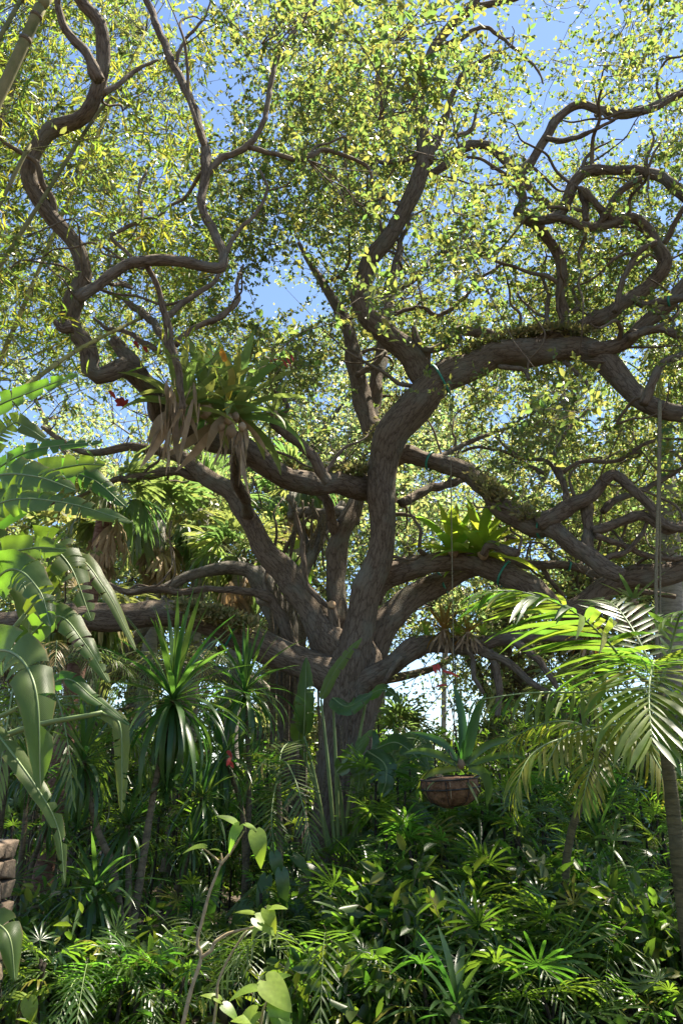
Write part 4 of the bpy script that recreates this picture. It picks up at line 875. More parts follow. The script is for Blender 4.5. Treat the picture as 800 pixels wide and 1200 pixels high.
for a in ((515, 449, 10.0, 42, .6, 'teal strap round the great arch just past its first fork'), (505, 541, 10.5, 22, -.25, 'teal strap round the limb that droops over the bromeliads'), (521, 679, 11.3, 26, .3, 'teal strap round the rear limb below the paired bromeliads'),
          (587, 671, 10.0, 31, -.4, 'teal strap round the thick limb beside the paired bromeliads'), (640, 612, 9.6, 26, 0, 'teal strap where the drooping limb divides'), (664, 664, 11.35, 12, 0, 'teal strap round the thin level branch'), (782, 353, 8.5, 14, 0, 'teal strap high in the twisted branches'), (584, 656, 11.4, 15, 0, 'teal strap beside the base of the second bromeliad'), (272, 739, 10.0, 38, -.3, 'teal strap hanging round the low ferny limb')):
    strap(*a)
# ropes
def cord(rows, r, label, mat='rope'):
    s = spline([P(*q) for q in rows], 20); V, Fc, _ = tube_geo(s, np.full(20, r), 7); tag(obj('rope', mesh('rope', V, Fc, M[mat])), label, 'rope')
cord([(772, 470, 8.3), (771, 555, 8.25), (769, 640, 8.2), (768, 700, 8.2), (770, 778, 8.2)], .018, 'thick rope hanging straight down before the heavy oak limb')
cord([(774, 470, 8.4), (773, 560, 8.35), (773, 640, 8.3), (773, 776, 8.25)], .010, 'thin rope hanging close beside the thick rope')
cord([(527, 440, 9.7), (528, 560, 9.5), (530, 700, 9.4), (531, 780, 9.3)], .006, 'fine cord hanging from the great arch past the bromeliads')
cord([(532, 756, 9.95), (533, 800, 8.5), (530, 880, 7.35)], .005, 'fine wire holding the hanging basket', 'wire')
# hanging basket
HB = P(528, 925, 7.3); k_ = zc(528, 925, 7.3) / F
hb = thing('hanging_basket', HB, 'coconut fibre hanging basket with a black wire rim', 'basket')
th = np.linspace(0, 2 * math.pi, 28, endpoint=False); V, Fc = [], []; prof = [(33, 12), (34, 6), (32, -3), (26, -12), (16, -17), (2, -19)]
for i, (r, z) in enumerate(prof):
    for a in th: V.append([r * k_ * math.cos(a) * (1 + .04 * math.sin(5 * a + i)), r * k_ * math.sin(a) * (1 + .04 * math.sin(4 * a)), z * k_ + .006 * math.sin(3 * a)])
for i in range(5):
    for j in range(28): Fc.append((i * 28 + j, i * 28 + (j + 1) % 28, i * 28 + 28 + (j + 1) % 28, i * 28 + 28 + j))
Fc.append(tuple(range(5 * 28, 6 * 28))); Fc.append(tuple(range(28))[::-1]); V = np.array(V) + rng.normal(size=(len(V), 3)) * .007; obj('liner', mesh('liner', V, Fc, M['coco']), hb)
hb.rotation_euler = (.05, -.09, .3)
fib = []
for j in range(240):
    a = rng.uniform(0, 6.28); r = 33 * k_ * rng.uniform(.9, 1.03); z0 = rng.uniform(-8, 13) * k_; r *= 1 if z0 > -2 * k_ else .9; q = np.array([r * math.cos(a), r * math.sin(a), z0]); e = q + np.array([math.cos(a) * rng.uniform(.0, .03), math.sin(a) * rng.uniform(0, .03), rng.uniform(-.06, .03)]) + rng.normal(size=3) * .01; V2, F2, _ = tube_geo([q, (q + e) / 2 + rng.normal(size=3) * .006, e], [.0022, .002, .0012], 3, cap=False); fib.append((V2, F2))
V2, F2 = merge(fib); o = obj('fibre', mesh('fibre', V2, F2, M['coco']), hb); o['kind'] = 'stuff'
for j in range(9):
    a = rng.uniform(0, 6.28); q = np.array([math.cos(a), math.sin(a), 0]) * 30 * k_ + [0, 0, 12 * k_]; l_ = rng.uniform(.15, .3); obj('trailing_leaf', random.choice(DEADL + AECH), hb, SclM(frame(q, np.array([math.cos(a) * .5, math.sin(a) * .5, rng.uniform(-1, .2)]), np.array([math.cos(a), math.sin(a), .5])), l_ * .8, l_, l_))
for zz, rr in ((12.5, 34.5), (2, 34.6)):
    ring = [[rr * k_ * math.cos(a), rr * k_ * math.sin(a), zz * k_] for a in np.linspace(0, 6.283, 30)]; V, Fc, _ = tube_geo(ring, np.full(30, .007), 6); obj('wire_hoop', mesh('wire_hoop', V, Fc, M['wire']), hb)
for j in range(8):
    a = j * .785 + .2; V, Fc, _ = tube_geo(spline([[r * 1.03 * k_ * math.cos(a), r * 1.03 * k_ * math.sin(a), z * k_] for r, z in prof], 12), np.full(12, .004), 5); obj('wire_rib', mesh('wire_rib', V, Fc, M['wire']), hb)
for j in range(3):
    a = j * 2.09 + .5; V, Fc, _ = tube_geo([[34 * k_ * math.cos(a), 34 * k_ * math.sin(a), 12 * k_], [2 * k_, 0, 45 * k_]], [.003, .003], 5); obj('hanger_wire', mesh('hanger_wire', V, Fc, M['wire']), hb)
t, c, L = bromeliad(540, 896, 7.3, STRAP, 5, 40, 'tall green plant growing in the hanging basket', (.9, 1.4), name='basket_plant', cat='plant', w=.7)
for rows, wpx in (([(538, 895), (542, 860), (538, 825), (530, 800)], 11), ([(545, 895), (552, 860), (560, 830), (570, 812)], 13), ([(536, 893), (520, 872), (498, 862), (480, 858)], 9), ([(535, 896), (512, 884), (490, 880), (470, 884)], 9), ([(545, 896), (566, 876), (590, 868), (610, 874)], 9), ([(548, 898), (572, 888), (600, 884), (618, 890)], 8), ([(540, 900), (520, 902), (500, 908), (488, 925)], 8), ([(548, 900), (565, 905), (572, 925), (570, 945)], 12)):
    pts = [P(x, y, 7.3 - .04 * i * (1 if rows[0][0] % 2 else -1)) for i, (x, y) in enumerate(rows)]; V, Fc = blade_geo(pts, wpx * k_, 14, fold=.35); obj('leaf', mesh('basket_leaf', V - c, Fc, random.choice([M['broad'], M['frond'], M['broad']])), t)

# ------------------------------------------------------------------ torn broad leaves (bird of paradise)
def banana_leaf(parent, off, rows, wpx, roll=0.0, splits=5, arch=.12, mat='banana', seed=0, droop=.25, petiole=None, profile=.55, gapw_=.6):
    """rows: (px,py,Y) along the midrib from base to tip; lamina split into fingers"""
    g = np.random.default_rng(seed); p = np.array([P(*r) for r in rows]); kx = np.mean([zc(*r) for r in rows]) / F; W = wpx * kx
    n = 40; s = spline(p, n); T = nrm(np.gradient(s, axis=0)); tv = nrm(EYE - s.mean(0))
    LN = np.linalg.norm(np.diff(s, axis=0), axis=1).sum()
    parts, luv = [], []
    for sd_ in (-1, 1):
        cuts = np.sort(np.concatenate([[0], g.uniform(.1, .95, splits * 2 + 1), [1]]))
        for a, b in zip(cuts[:-1], cuts[1:]):
            if b - a < .02: continue
            m = max(3, int((b - a) * 34)); gp = min(gapw_ * g.uniform(.1, 1) * .05, (b - a) * .25); dz = g.normal() * .13; sw = g.normal() * .05; V, Fc, U = [], [], []
            for i, t_ in enumerate(np.linspace(a, b, m)):
                f = t_ * (n - 1); j = min(int(f), n - 2); c = s[j] * (1 - f + j) + s[j + 1] * (f - j); tn = T[j]
                side0 = nrm(np.cross(tn, tv)); nn0 = nrm(np.cross(side0, tn)); side = side0 * math.cos(roll) + nn0 * math.sin(roll); nn = np.cross(side, tn)
                if np.dot(nn, [0, 0, 1]) < 0: nn = -nn
                w_ = .5 * W * (math.sin(math.pi * (.03 + .95 * t_) ** profile) ** .6) * (1 + .04 * math.sin(t_ * 40 + seed))
                for q in range(5):
                    x_ = q / 4; tt = (t_ - (a + b) / 2) * gp * 0
                    e = sd_ * side * w_ * x_ * (1 - .12 * x_ * abs(dz)) + nn * (arch * w_ * math.sin(x_ * 2.2) - (droop + dz) * w_ * x_ * x_) + tn * (w_ * x_ * (.25 + sw)) - tn * ((t_ - a) / (b - a) - .5) * gp * LN * x_ * 2 + nn * .012 * W * x_ * math.sin(t_ * 17 + x_ * 3 + seed)
                    V.append(c + e); U.append([t_ * LN * 34 - x_ * 2.5, x_, 0])
            for i in range(m - 1):
                for q in range(4): Fc.append((i * 5 + q, i * 5 + q + 1, i * 5 + 6 + q, i * 5 + 5 + q))
            parts.append((np.array(V), Fc)); luv += U
    V, Fc = merge(parts)
    lf = obj('leaf', mesh('broad_leaf', V - off, Fc, M[mat], True, {'luv': ('FLOAT_VECTOR', np.array(luv))}), parent)
    V, Fc, _ = tube_geo(s, np.linspace(.014, .004, n) * max(.5, W / .35), 6); obj('midrib', mesh('midrib', V - off, Fc, M['midrib']), lf)
    if petiole is not None:
        ps = spline([petiole, (petiole * .45 + s[0] * .55) + [0, 0, .1], s[0]], 14); V, Fc, _ = tube_geo(ps, np.linspace(.026, .013, 14), 8); obj('petiole', mesh('petiole', V - off, Fc, M['midrib']), lf)
    return lf
BN = np.array([-2.75, 4.9, -.06])
bn = thing('bird_of_paradise', BN, 'tall plant with big torn paddle leaves beside the stone pillar', 'plant')
for k in range(3):
    b = BN + [k * .16 - .15, k * .1, 0]; tube('stem', spline([b, b + [.05, 0, .9], b + [.1, .05, 1.7]], 8), [.08, .075, .07, .065, .06, .05, .04, .03], M['bamboo'], bn, 10, .03, k, BN)
pet = BN + [0, .05, 1.5]
LEAVES = [  # rows, width px, roll, splits
    ([(-60, 520, 4.6), (-10, 480, 4.4), (40, 458, 4.3), (92, 438, 4.2)], 30, .9, 3), ([(-60, 590, 4.5), (20, 535, 4.2), (70, 522, 4.1), (122, 518, 4.0)], 26, 1.1, 4),
    ([(-70, 600, 4.4), (-10, 560, 4.1), (40, 558, 3.9), (90, 575, 3.8)], 58, .75, 7), ([(-30, 610, 4.6), (40, 560, 4.5), (90, 545, 4.5), (124, 545, 4.5)], 44, .5, 3),
    ([(-20, 620, 4.8), (60, 560, 4.7), (105, 560, 4.6), (148, 594, 4.5)], 40, .4, 4), ([(-70, 640, 4.3), (0, 590, 4.0), (70, 588, 3.8), (156, 612, 3.7)], 42, 1.0, 6),
    ([(-50, 700, 4.4), (0, 655, 4.2), (40, 642, 4.1), (78, 644, 4.0)], 46, .6, 3), ([(0, 680, 4.4), (45, 640, 4.3), (80, 660, 4.2), (108, 728, 4.2)], 50, .5, 10),
    ([(30, 720, 4.5), (84, 655, 4.4), (122, 688, 4.3), (160, 762, 4.3)], 24, .9, 2), ([(-40, 720, 4.2), (10, 668, 3.9), (45, 690, 3.7), (60, 735, 3.6)], 52, .45, 6),
    ([(20, 760, 4.4), (66, 722, 4.2), (98, 752, 4.1), (128, 800, 4.1)], 36, .7, 4), ([(-60, 800, 4.0), (0, 762, 3.5), (40, 800, 3.2), (48, 925, 3.2)], 66, .25, 3),
    ([(20, 830, 4.3), (74, 796, 4.1), (110, 818, 4.0), (152, 850, 3.9)], 24, .9, 3), ([(120, 835, 4.6), (140, 848, 4.5), (143, 900, 4.5), (143, 953, 4.5)], 20, .2, 2),
    ([(-10, 850, 4.2), (40, 918, 4.0), (68, 970, 4.0), (76, 1036, 4.0)], 24, .3, 2), ([(-60, 660, 4.8), (-5, 640, 4.7), (30, 690, 4.6), (34, 760, 4.6)], 46, .5, 5),
    ([(-60, 1060, 3.6), (-20, 1075, 3.5), (10, 1095, 3.4), (18, 1150, 3.4)], 44, .5, 1), ([(-40, 560, 5.2), (10, 500, 5.2), (30, 500, 5.2), (60, 520, 5.2)], 30, .6, 3)]
for i, (rows, wpx, roll, spn) in enumerate(LEAVES): banana_leaf(bn, BN, rows, wpx * .98, roll * .6, spn, seed=i * 3 + 1, petiole=pet + [0, 0, .1 * (i % 4)])
# young paddle leaves in front of the oak trunk
B2 = P(378, 1075, 9.3); B2[2] = -.06
b2 = thing('young_bird_of_paradise', B2, 'young plant with upright paddle leaves before the oak trunk', 'plant')
pt = P(385, 960, 9.2)
for i, (rows, wpx, roll, spn) in enumerate([([(356, 862, 9.0), (357, 830, 8.9), (358, 800, 8.9), (359, 770, 8.9)], 23, .15, 1), ([(350, 872, 9.1), (351, 850, 9), (350, 835, 9), (348, 815, 9)], 22, .5, 1), ([(376, 820, 9.2), (390, 790, 9.1), (408, 765, 9.0), (424, 748, 8.9)], 17, .7, 1),
        ([(390, 818, 9.0), (405, 828, 8.8), (420, 822, 8.7), (436, 812, 8.6)], 26, .7, 1), ([(430, 815, 8.8), (448, 808, 8.6), (462, 815, 8.5), (470, 824, 8.5)], 20, .8, 1), ([(395, 905, 8.8), (412, 885, 8.6), (424, 870, 8.5), (436, 855, 8.4)], 24, .6, 1), ([(440, 878, 8.8), (462, 870, 8.6), (480, 880, 8.5), (500, 900, 8.4)], 28, .8, 3),
        ([(430, 880, 8.7), (450, 895, 8.5), (452, 915, 8.4), (446, 935, 8.4)], 30, .4, 2), ([(470, 865, 8.9), (490, 868, 8.8), (500, 890, 8.7), (505, 925, 8.7)], 26, .5, 4), ([(415, 895, 8.6), (420, 905, 8.5), (421, 915, 8.5), (419, 928, 8.5)], 18, .3, 1)]):
    banana_leaf(b2, B2, rows, wpx, roll, spn, seed=60 + i, petiole=P(385 + i * 4, 1000, 9.2), mat='banana' if i not in (3, 5, 7) else 'broad')

# ------------------------------------------------------------------ dracaenas with spiky heads
def dracaena(base, heads, label, group='spiky dracaenas'):
    """heads: (px, py, Y, leaf length px, n leaves, el0, el1)"""
    base = np.asarray(base, float).copy(); base[2] = -.06
    t = thing('dracaena', base, label, 'dracaena', group)
    for i, (px, py, Y, Lp, n, e0, e1, via) in enumerate(heads):
        c = P(px, py, Y); pts = [base + [.05 * i - .05, .04 * i, 0]] + [P(*v_) for v_ in via] + [c]
        s = spline(pts, 18); tube('stem', s, np.linspace(.04, .022, 18) * (1 + .06 * (np.arange(18) % 3 == 0)), M['cane'], t, 8, .03, i * 3 + int(px), base)
        rosette(t, c, base, DRAC, n, Lp * zc(px, py, Y) / F, e0, e1)
dracaena(P(147, 1160, 6.9), [(203, 822, 7.0, 118, 95, -1.15, 1.45, [(150, 1120, 6.9), (166, 1020, 6.95), (182, 920, 7)]), (98, 893, 6.8, 88, 70, -1.1, 1.4, [(146, 1120, 6.9), (133, 1020, 6.9), (112, 965, 6.85)]), (150, 968, 7.4, 78, 56, -1.2, 1.3, [(152, 1080, 7.1)])],
         'three-headed dracaena with drooping dark blades on bare tan canes')
dracaena(P(110, 1150, 6.4), [(112, 1042, 6.4, 92, 60, -1.3, 1.0, [(110, 1100, 6.4)])], 'low dark dracaena with drooping blades at the foot of the tan canes')
dracaena(P(290, 1060, 8.6), [(287, 812, 8.6, 84, 64, -.7, 1.5, [(292, 930, 8.6)]), (262, 890, 8.4, 80, 56, -1.1, 1.2, [(285, 960, 8.5)])], 'dracaena with upright sunlit blades below the ferny oak limb')
dracaena(P(185, 1155, 7.8), [(238, 935, 8.0, 74, 52, -1.1, 1.3, [(190, 1120, 7.8), (214, 1030, 7.9)]), (225, 990, 7.7, 52, 40, -1.2, 1.2, [(196, 1080, 7.8)])], 'shaded dracaena leaning on a thin cane behind the sapling')
dracaena(P(20, 1100, 8.5), [(35, 900, 8.6, 60, 48, -1.0, 1.4, [(26, 1000, 8.5)]), (60, 960, 8.3, 50, 40, -1.1, 1.2, [(36, 1020, 8.4)])], 'dracaena with dark blades behind the stone pillar')
dracaena(P(580, 1050, 8.6), [(572, 962, 8.4, 66, 50, -1.2, .7, [(578, 1010, 8.5)])], 'dark dracaena with long hanging blades under the basket')
dracaena(P(690, 1080, 7.8), [(700, 985, 7.8, 70, 50, -1.1, 1.2, [(694, 1040, 7.8)]), (668, 1030, 7.6, 60, 44, -1.2, 1.0, [(684, 1060, 7.7)])], 'dark dracaena among the lady palms under the yellowing palm')
dracaena(P(440, 1120, 7.0), [(436, 1040, 7.0, 70, 48, -1.2, 1.1, [(438, 1080, 7)])], 'dark dracaena at the foot of the oak trunk')
dracaena(P(455, 1050, 11.8), [(470, 905, 11.8, 62, 44, -1.0, 1.4, [(460, 980, 11.8)])], 'spiky dracaena behind the paddle leaves')

# ------------------------------------------------------------------ lady palms
def lady_palm(base, h, label, canes=3, n=6, scale=1.0, group='lady palms in the understorey'):
    scale = scale * random.choice((.7, .9, 1.0, 1.2))
    base = np.asarray(base, float).copy(); base[2] = -.05
    t = thing('lady_palm', base, label, 'lady palm', group)
    for k in range(canes):
        a = k * 2.4 + random.uniform(0, 1); r = .09 + .08 * k / canes; hh = h * random.uniform(.72, 1.0)
        b = base + [math.cos(a) * r, math.sin(a) * r, 0]; tp = b + [random.uniform(-.1, .1), random.uniform(-.1, .1), hh]
        s = spline([b, (b + tp) / 2 + [random.uniform(-.04, .04), 0, 0], tp], 8); tube('cane', s, np.full(8, .013), M['darkcane'], t, 6, .08, k, base)
        for j in range(n):
            f = 1 - .55 * (j / n) ** 1.1; q = s[0] * (1 - f) + s[-1] * f; az = j * 2.4 + a * 3 + random.uniform(-.3, .3); el = .95 - 1.15 * j / n + random.uniform(-.25, .2)
            d = orient(az, el); zr = np.array([-math.cos(az) * math.sin(el), -math.sin(az) * math.sin(el), math.cos(el)]) + np.array([random.uniform(-.25, .25), random.uniform(-.25, .25), 0])
            obj('leaf', random.choice(LADY), t, SclM(frame(q - base, d, zr), scale * random.uniform(.8, 1.2)))
def gp(px, Y): q = P(px, 1000, Y); return np.array([q[0], q[1], 0])
for (px, Y, h, lab, sc_) in ((478, 7.2, 1.35, 'lady palm on a black fibrous cane below the paddle leaves', 1.05), (560, 7.0, 1.02, 'lady palm on black canes below the hanging basket', 1.1), (620, 7.4, 1.45, 'lady palm beneath the tip of the yellowing palm frond', 1.0), (420, 6.9, .8, 'low lady palm at the foot of the oak trunk', 1.0)):
    lady_palm(gp(px, Y), h, lab, 4, 7, sc_)
bank = [(px + random.uniform(-16, 16), Y + random.uniform(-.25, .25), h) for Y, h, xs in ((5.6, .5, (470, 610, 760)), (6.3, .7, (440, 520, 600, 665, 730, 800)), (7.4, 1.15, (500, 660, 700, 745, 800)), (8.4, 1.62, (470, 520, 590, 650, 700, 745, 790)), (9.8, 2.05, (480, 560, 620, 680, 740, 800)), (11.6, 2.5, (450, 530, 610, 690, 770))) for px in xs]
def tall(h): return ('knee-high', 'thigh-high', 'waist-high', 'chest-high', 'shoulder-high', 'head-high')[int(np.searchsorted((.7, .9, 1.2, 1.5, 1.85), h))]
def spot(px, names): return names[min(len(names) - 1, int(np.searchsorted([n_[0] for n_ in names], px)))][1]
BANK = ((480, 'near the foot of the oak trunk'), (580, 'below the hanging basket'), (672, 'below the yellowing palm'), (755, 'under the arching palm fronds'), (900, 'close beside the arching palm stem'))
LEFT = ((70, 'beside the stone pillar'), (135, 'under the torn paddle leaves'), (200, 'among the bare tan dracaena canes'), (270, 'by the thin forked sapling'), (900, 'before the young palm'))
FARS = ((60, 'behind the stone pillar'), (150, 'behind the reddish palm trunk'), (240, 'behind the large dracaena'), (330, 'behind the tree hung with roots'), (460, 'behind the oak trunk'), (515, 'in the low gap beside the oak'), (580, 'behind the hanging basket'), (650, 'behind the yellowing palm'), (730, 'behind the arching palm'), (2000, 'behind the ringed grey palm'))
for px, Y, h in bank: lady_palm(gp(px, Y), h * random.uniform(.88, 1.14), tall(h) + ' lady palm with fanned leaves ' + spot(px, BANK), 3, 8, random.uniform(.7, .95), 'lady palms banked under the arching palm')
for px, Y, h, lab in ((335, 8.6, 1.0, 'short lady palm at the foot of the oak trunk beside the young palm'), (422, 9.0, 1.0, 'short lady palm at the foot of the oak trunk below the paddle leaves'), (300, 9.4, 1.6, 'tall lady palm below the upright sunlit dracaena'), (455, 9.4, 1.75, 'tall lady palm beside the large heart leaves'), (640, 8.8, 1.75, 'tall lady palm below the yellowing palm fronds'), (720, 9.2, 1.9, 'tall lady palm beside the arching palm stem')):
    lady_palm(gp(px, Y), h, lab, 5, 9, .9)
left = [(px + random.uniform(-14, 14), Y, h) for Y, h, xs in ((5.7, .55, (150, 215, 60)), (7.2, .8, (20, 90, 240, 320)), (9.2, 1.6, (20, 90, 170, 250, 320)), (11, 2.1, (30, 120, 210, 300))) for px in xs]
for px, Y, h in left: lady_palm(gp(px, Y), h * random.uniform(.88, 1.14), tall(h) + ' shaded lady palm ' + spot(px, LEFT), 3, 7, random.uniform(.65, .9), 'lady palms among the dracaena canes')

# ------------------------------------------------------------------ broad heart-leaved plants and the sapling
def heart_geo(w=.9, bend=.3, n=10, cup=.15):
    V, Fc = [], []
    for i in range(n):
        t_ = i / (n - 1); y = -.14 + 1.14 * t_; hw = .5 * w * max(math.sin(math.pi * min(.999, (.03 + .97 * t_) ** .55)) ** .75, .015); yb = -.16 * max(0, 1 - t_ * 3.5)
        z = -bend * max(y, 0) ** 2; yy = max(y, 0) if i else 0
        for s_ in (-1, -.5, 0, .5, 1): V.append([s_ * hw, y + (0 if s_ else .14 * max(0, 1 - t_ * 4)) , z + cup * hw * (abs(s_) - .5 * s_ * s_)])
        if i:
            for q in range(4): a = (i - 1) * 5 + q; Fc.append((a, a + 1, a + 6, a + 5))
    return np.array(V), Fc
HEART = {k: [mesh('heart_leaf', *heart_geo(w_, b), M[k]) for w_, b in ((.7, .25), (.62, .5), (.78, .1))] for k in ('lime', 'broad')}
OVATE = [mesh('ovate_leaf', *heart_geo(.42, b), M['broad']) for b in (.2, .5)]
def put_leaf(t, off, px, py, Y, Lpx, mes, ang, tilt=.5, name='leaf'):
    """leaf whose tip points along ang (picture angle, 0 = right, pi/2 = up), face tilted to the light"""
    q = P(px, py, Y); L = Lpx * zc(px, py, Y) / F; d = nrm([math.cos(ang), -.25, math.sin(ang)]); zr = nrm([random.uniform(-.2, .2), -1 + tilt, tilt + .35])
    return obj(name, random.choice(mes), t, SclM(frame(q - off, d, zr), L))
SB = P(205, 1240, 4.6); SB[2] = -.06
sb = thing('sapling', SB, 'thin pale stemmed sapling with a few lime heart leaves', 'sapling')
def stem(rows, r0, r1):
    s = spline([P(*q) for q in rows], 24); kn = 1 + .12 * (np.arange(24) % 4 == 0); V, Fc, B = tube_geo(s, np.linspace(r0, r1, 24) * kn, 8, .05, 3); return obj('stem', mesh('stem', V - SB, Fc, M['palestem'], True, {'barkco': ('FLOAT_VECTOR', B)}), sb)
s0 = spline([SB, P(208, 1220, 4.6)], 4); V, Fc, B = tube_geo([SB, P(207, 1222, 4.6), P(215, 1199, 4.6)], [.013, .012, .0115], 8); obj('stem', mesh('stem', V - SB, Fc, M['palestem'], True, {'barkco': ('FLOAT_VECTOR', B)}), sb)
stem([(214, 1202, 4.6), (224, 1160, 4.6), (236, 1122, 4.6), (231, 1104, 4.6), (238, 1075, 4.6), (246, 1045, 4.6), (259, 1012, 4.6)], .0115, .007)
stem([(259, 1013, 4.6), (271, 998, 4.6), (280, 984, 4.6), (286, 974, 4.6)], .008, .004); stem([(259, 1012, 4.6), (252, 1005, 4.6), (245, 999, 4.6), (238, 994, 4.6)], .007, .003); stem([(259, 1012, 4.6), (260, 1006, 4.6), (259, 1000, 4.6)], .006, .004)
stem([(236, 1122, 4.6), (248, 1113, 4.6), (252, 1104, 4.6), (270, 1093, 4.6), (300, 1086, 4.55)], .010, .005); stem([(250, 1205, 4.7), (254, 1175, 4.7), (256, 1150, 4.7), (272, 1116, 4.7), (290, 1090, 4.7)], .009, .004)
stem([(305, 1205, 4.6), (308, 1185, 4.6), (315, 1165, 4.6), (312, 1155, 4.6)], .008, .004)
for a in ((280, 968, 4.55, 24, -2.2, .5), (276, 964, 4.6, 20, 2.6, .6), (288, 966, 4.6, 15, -.4, .8), (300, 976, 4.5, 30, -1.2, .35), (240, 992, 4.6, 20, 3.0, .7), (246, 996, 4.6, 12, .3, .8), (300, 1076, 4.5, 24, -.5, .5), (312, 1066, 4.5, 22, -1.0, .4), (296, 1070, 4.6, 18, 3.0, .8), (305, 1082, 4.5, 16, -2.4, .6), (318, 1064, 4.5, 16, .2, .7),
          (312, 1150, 4.5, 36, -.7, .45), (300, 1158, 4.6, 26, 3.1, .7), (325, 1172, 4.5, 34, -1.3, .35), (316, 1150, 4.6, 22, .5, .6), (300, 1186, 4.5, 30, -2.6, .5), (322, 1186, 4.5, 28, -.6, .5), (300, 1196, 4.5, 24, 2.9, .6), (258, 1172, 4.7, 18, 2.5, .6), (262, 1178, 4.7, 20, -.5, .6)):
    px, py, Y, Lp, ang, ti = a; put_leaf(sb, SB, px, py, Y, Lp * 1.2, HEART['lime'], ang, ti)
def heart_plant(px, Y, label, specs, mes, name='philodendron', cat='plant', group=None):
    b = gp(px, Y); b[2] = -.06; t = thing(name, b, label, cat, group)
    for (x, y, dY, Lp, ang, ti) in specs:
        q = P(x, y, Y + dY); s = spline([b, (b + q) / 2 + [0, 0, .12], q], 10); V, Fc, _ = tube_geo(s - b, np.linspace(.009, .005, 10), 5); obj('petiole', mesh('petiole', V, Fc, M['bamboo']), t); put_leaf(t, b, x, y, Y + dY, Lp, mes, ang, ti)
heart_plant(335, 7.2, 'broad leaved plant with ribbed hanging leaves beside the ladder-like frond', [(322, 1002, -.2, 36, -1.3, .3), (330, 1022, -.3, 40, -1.4, .3), (312, 1030, 0, 44, -1.8, .2), (345, 1004, .2, 34, -.6, .5), (305, 1085, -.2, 60, -1.2, .1), (345, 1060, 0, 44, -.9, .3), (290, 1060, .1, 44, -2.2, .3), (360, 1015, .3, 30, -.4, .6)], OVATE)
heart_plant(395, 7.6, 'dark heart leaved plant at the foot of the oak trunk', [(372, 1075, 0, 34, -1.2, .4), (390, 1090, 0, 40, -.8, .4), (405, 1062, .2, 34, -.5, .5), (380, 1120, -.2, 44, -1.8, .3), (420, 1110, -.2, 40, -.9, .3), (360, 1100, 0, 36, -2.4, .4), (385, 1140, -.4, 40, -1.3, .4), (415, 1145, -.4, 44, -.6, .4)], HEART['broad'])
heart_plant(470, 9.0, 'large heart leaved plant under the paddle leaves beside the trunk', [(455, 955, 0, 46, -1.0, .4), (480, 945, 0, 50, -.6, .4), (500, 965, -.2, 46, -1.2, .3), (440, 980, -.2, 44, -1.9, .3), (515, 940, .2, 44, -.4, .5), (465, 990, -.4, 44, -1.4, .3)], HEART['broad'])
heart_plant(420, 11.6, 'climbing plant with large round leaves behind the trunk', [(440, 900, 0, 40, -1.0, .4), (455, 880, 0, 36, -.6, .4), (430, 860, 0, 34, -1.2, .3), (475, 900, 0, 38, -1.0, .4)], HEART['broad'])
heart_plant(600, 9.4, 'bright heart leaved plant catching the sun below the basket', [(600, 985, 0, 30, -1.0, .2), (612, 1000, 0, 34, -1.5, .1), (590, 1000, 0, 28, -2.0, .2), (606, 970, .1, 26, .9, .2)], HEART['lime'])
heart_plant(40, 5.6, 'pale green seedling with rounded leaves near the pillar foot', [(35, 1165, 0, 26, .2, .7), (28, 1168, 0, 28, 2.8, .7), (34, 1172, -.1, 28, -1.2, .6), (40, 1160, 0, 20, 1.2, .7)], HEART['lime'])
heart_plant(62, 7.4, 'broad leaved plant with tan leaves behind the pillar', [(30, 1060, 0, 34, .1, .6), (20, 1075, 0, 34, -.3, .6), (48, 1052, 0, 30, .4, .6), (70, 1090, 0, 30, -.6, .4), (90, 1075, .1, 28, .3, .5)], [mesh('tan_leaf', *heart_geo(.5, .2), M['dead']), OVATE[0], OVATE[1]])
heart_plant(355, 13.5, 'climber with glowing round leaves on the tree hung with aerial roots', [(338, 650, .3, 22, -1.0, .1), (350, 660, .3, 24, -.6, .1), (345, 640, .3, 20, .6, .1), (358, 672, .3, 22, -1.4, .1), (346, 678, .3, 20, -2, .1), (336, 690, .2, 22, -2.2, .2)], HEART['lime'], name='climber')
# broad strap plants at the very bottom
for (px, py, Y, Lp, n, lab) in ((535, 1188, 5.4, 96, 15, 'plant with broad brown-edged strap leaves between lady palms'), (500, 1150, 6.2, 80, 12, 'taller strap leaved plant behind the brown-edged one')):
    c = P(px, py, Y); b = np.array([c[0], c[1], -.06]); t = thing('strap_leaf_plant', b, lab, 'plant'); tube('stem', [b, (b + c) / 2, c], [.05, .045, .04], M['cane'], t, 8, .05, 3, b)
    rosette(t, c, b, STRAP, n, Lp * zc(px, py, Y) / F, -.1, 1.4, .8)
# vines climbing the trunk
for i, (rows, lab) in enumerate((([(372, 1060, 10.4), (376, 980, 10.45), (372, 900, 10.45), (380, 840, 10.4)], 'thin pale vine climbing the bromeliad side of the oak trunk'), ([(404, 1060, 10.4), (396, 980, 10.4), (402, 900, 10.4), (398, 850, 10.4)], 'thin vine running up the middle of the oak trunk'), ([(418, 1050, 10.4), (408, 990, 10.4), (414, 930, 10.45)], 'short vine on the trunk beside the heart leaves'))):
    s = spline([P(*r) for r in rows], 24); s += rng.normal(size=s.shape) * .012; V, Fc, B = tube_geo(s, np.full(24, .018), 7, .1, i); o = obj('vine', mesh('vine', V, Fc, M['cane'], True, {'barkco': ('FLOAT_VECTOR', B)})); tag(o, lab, 'vine')

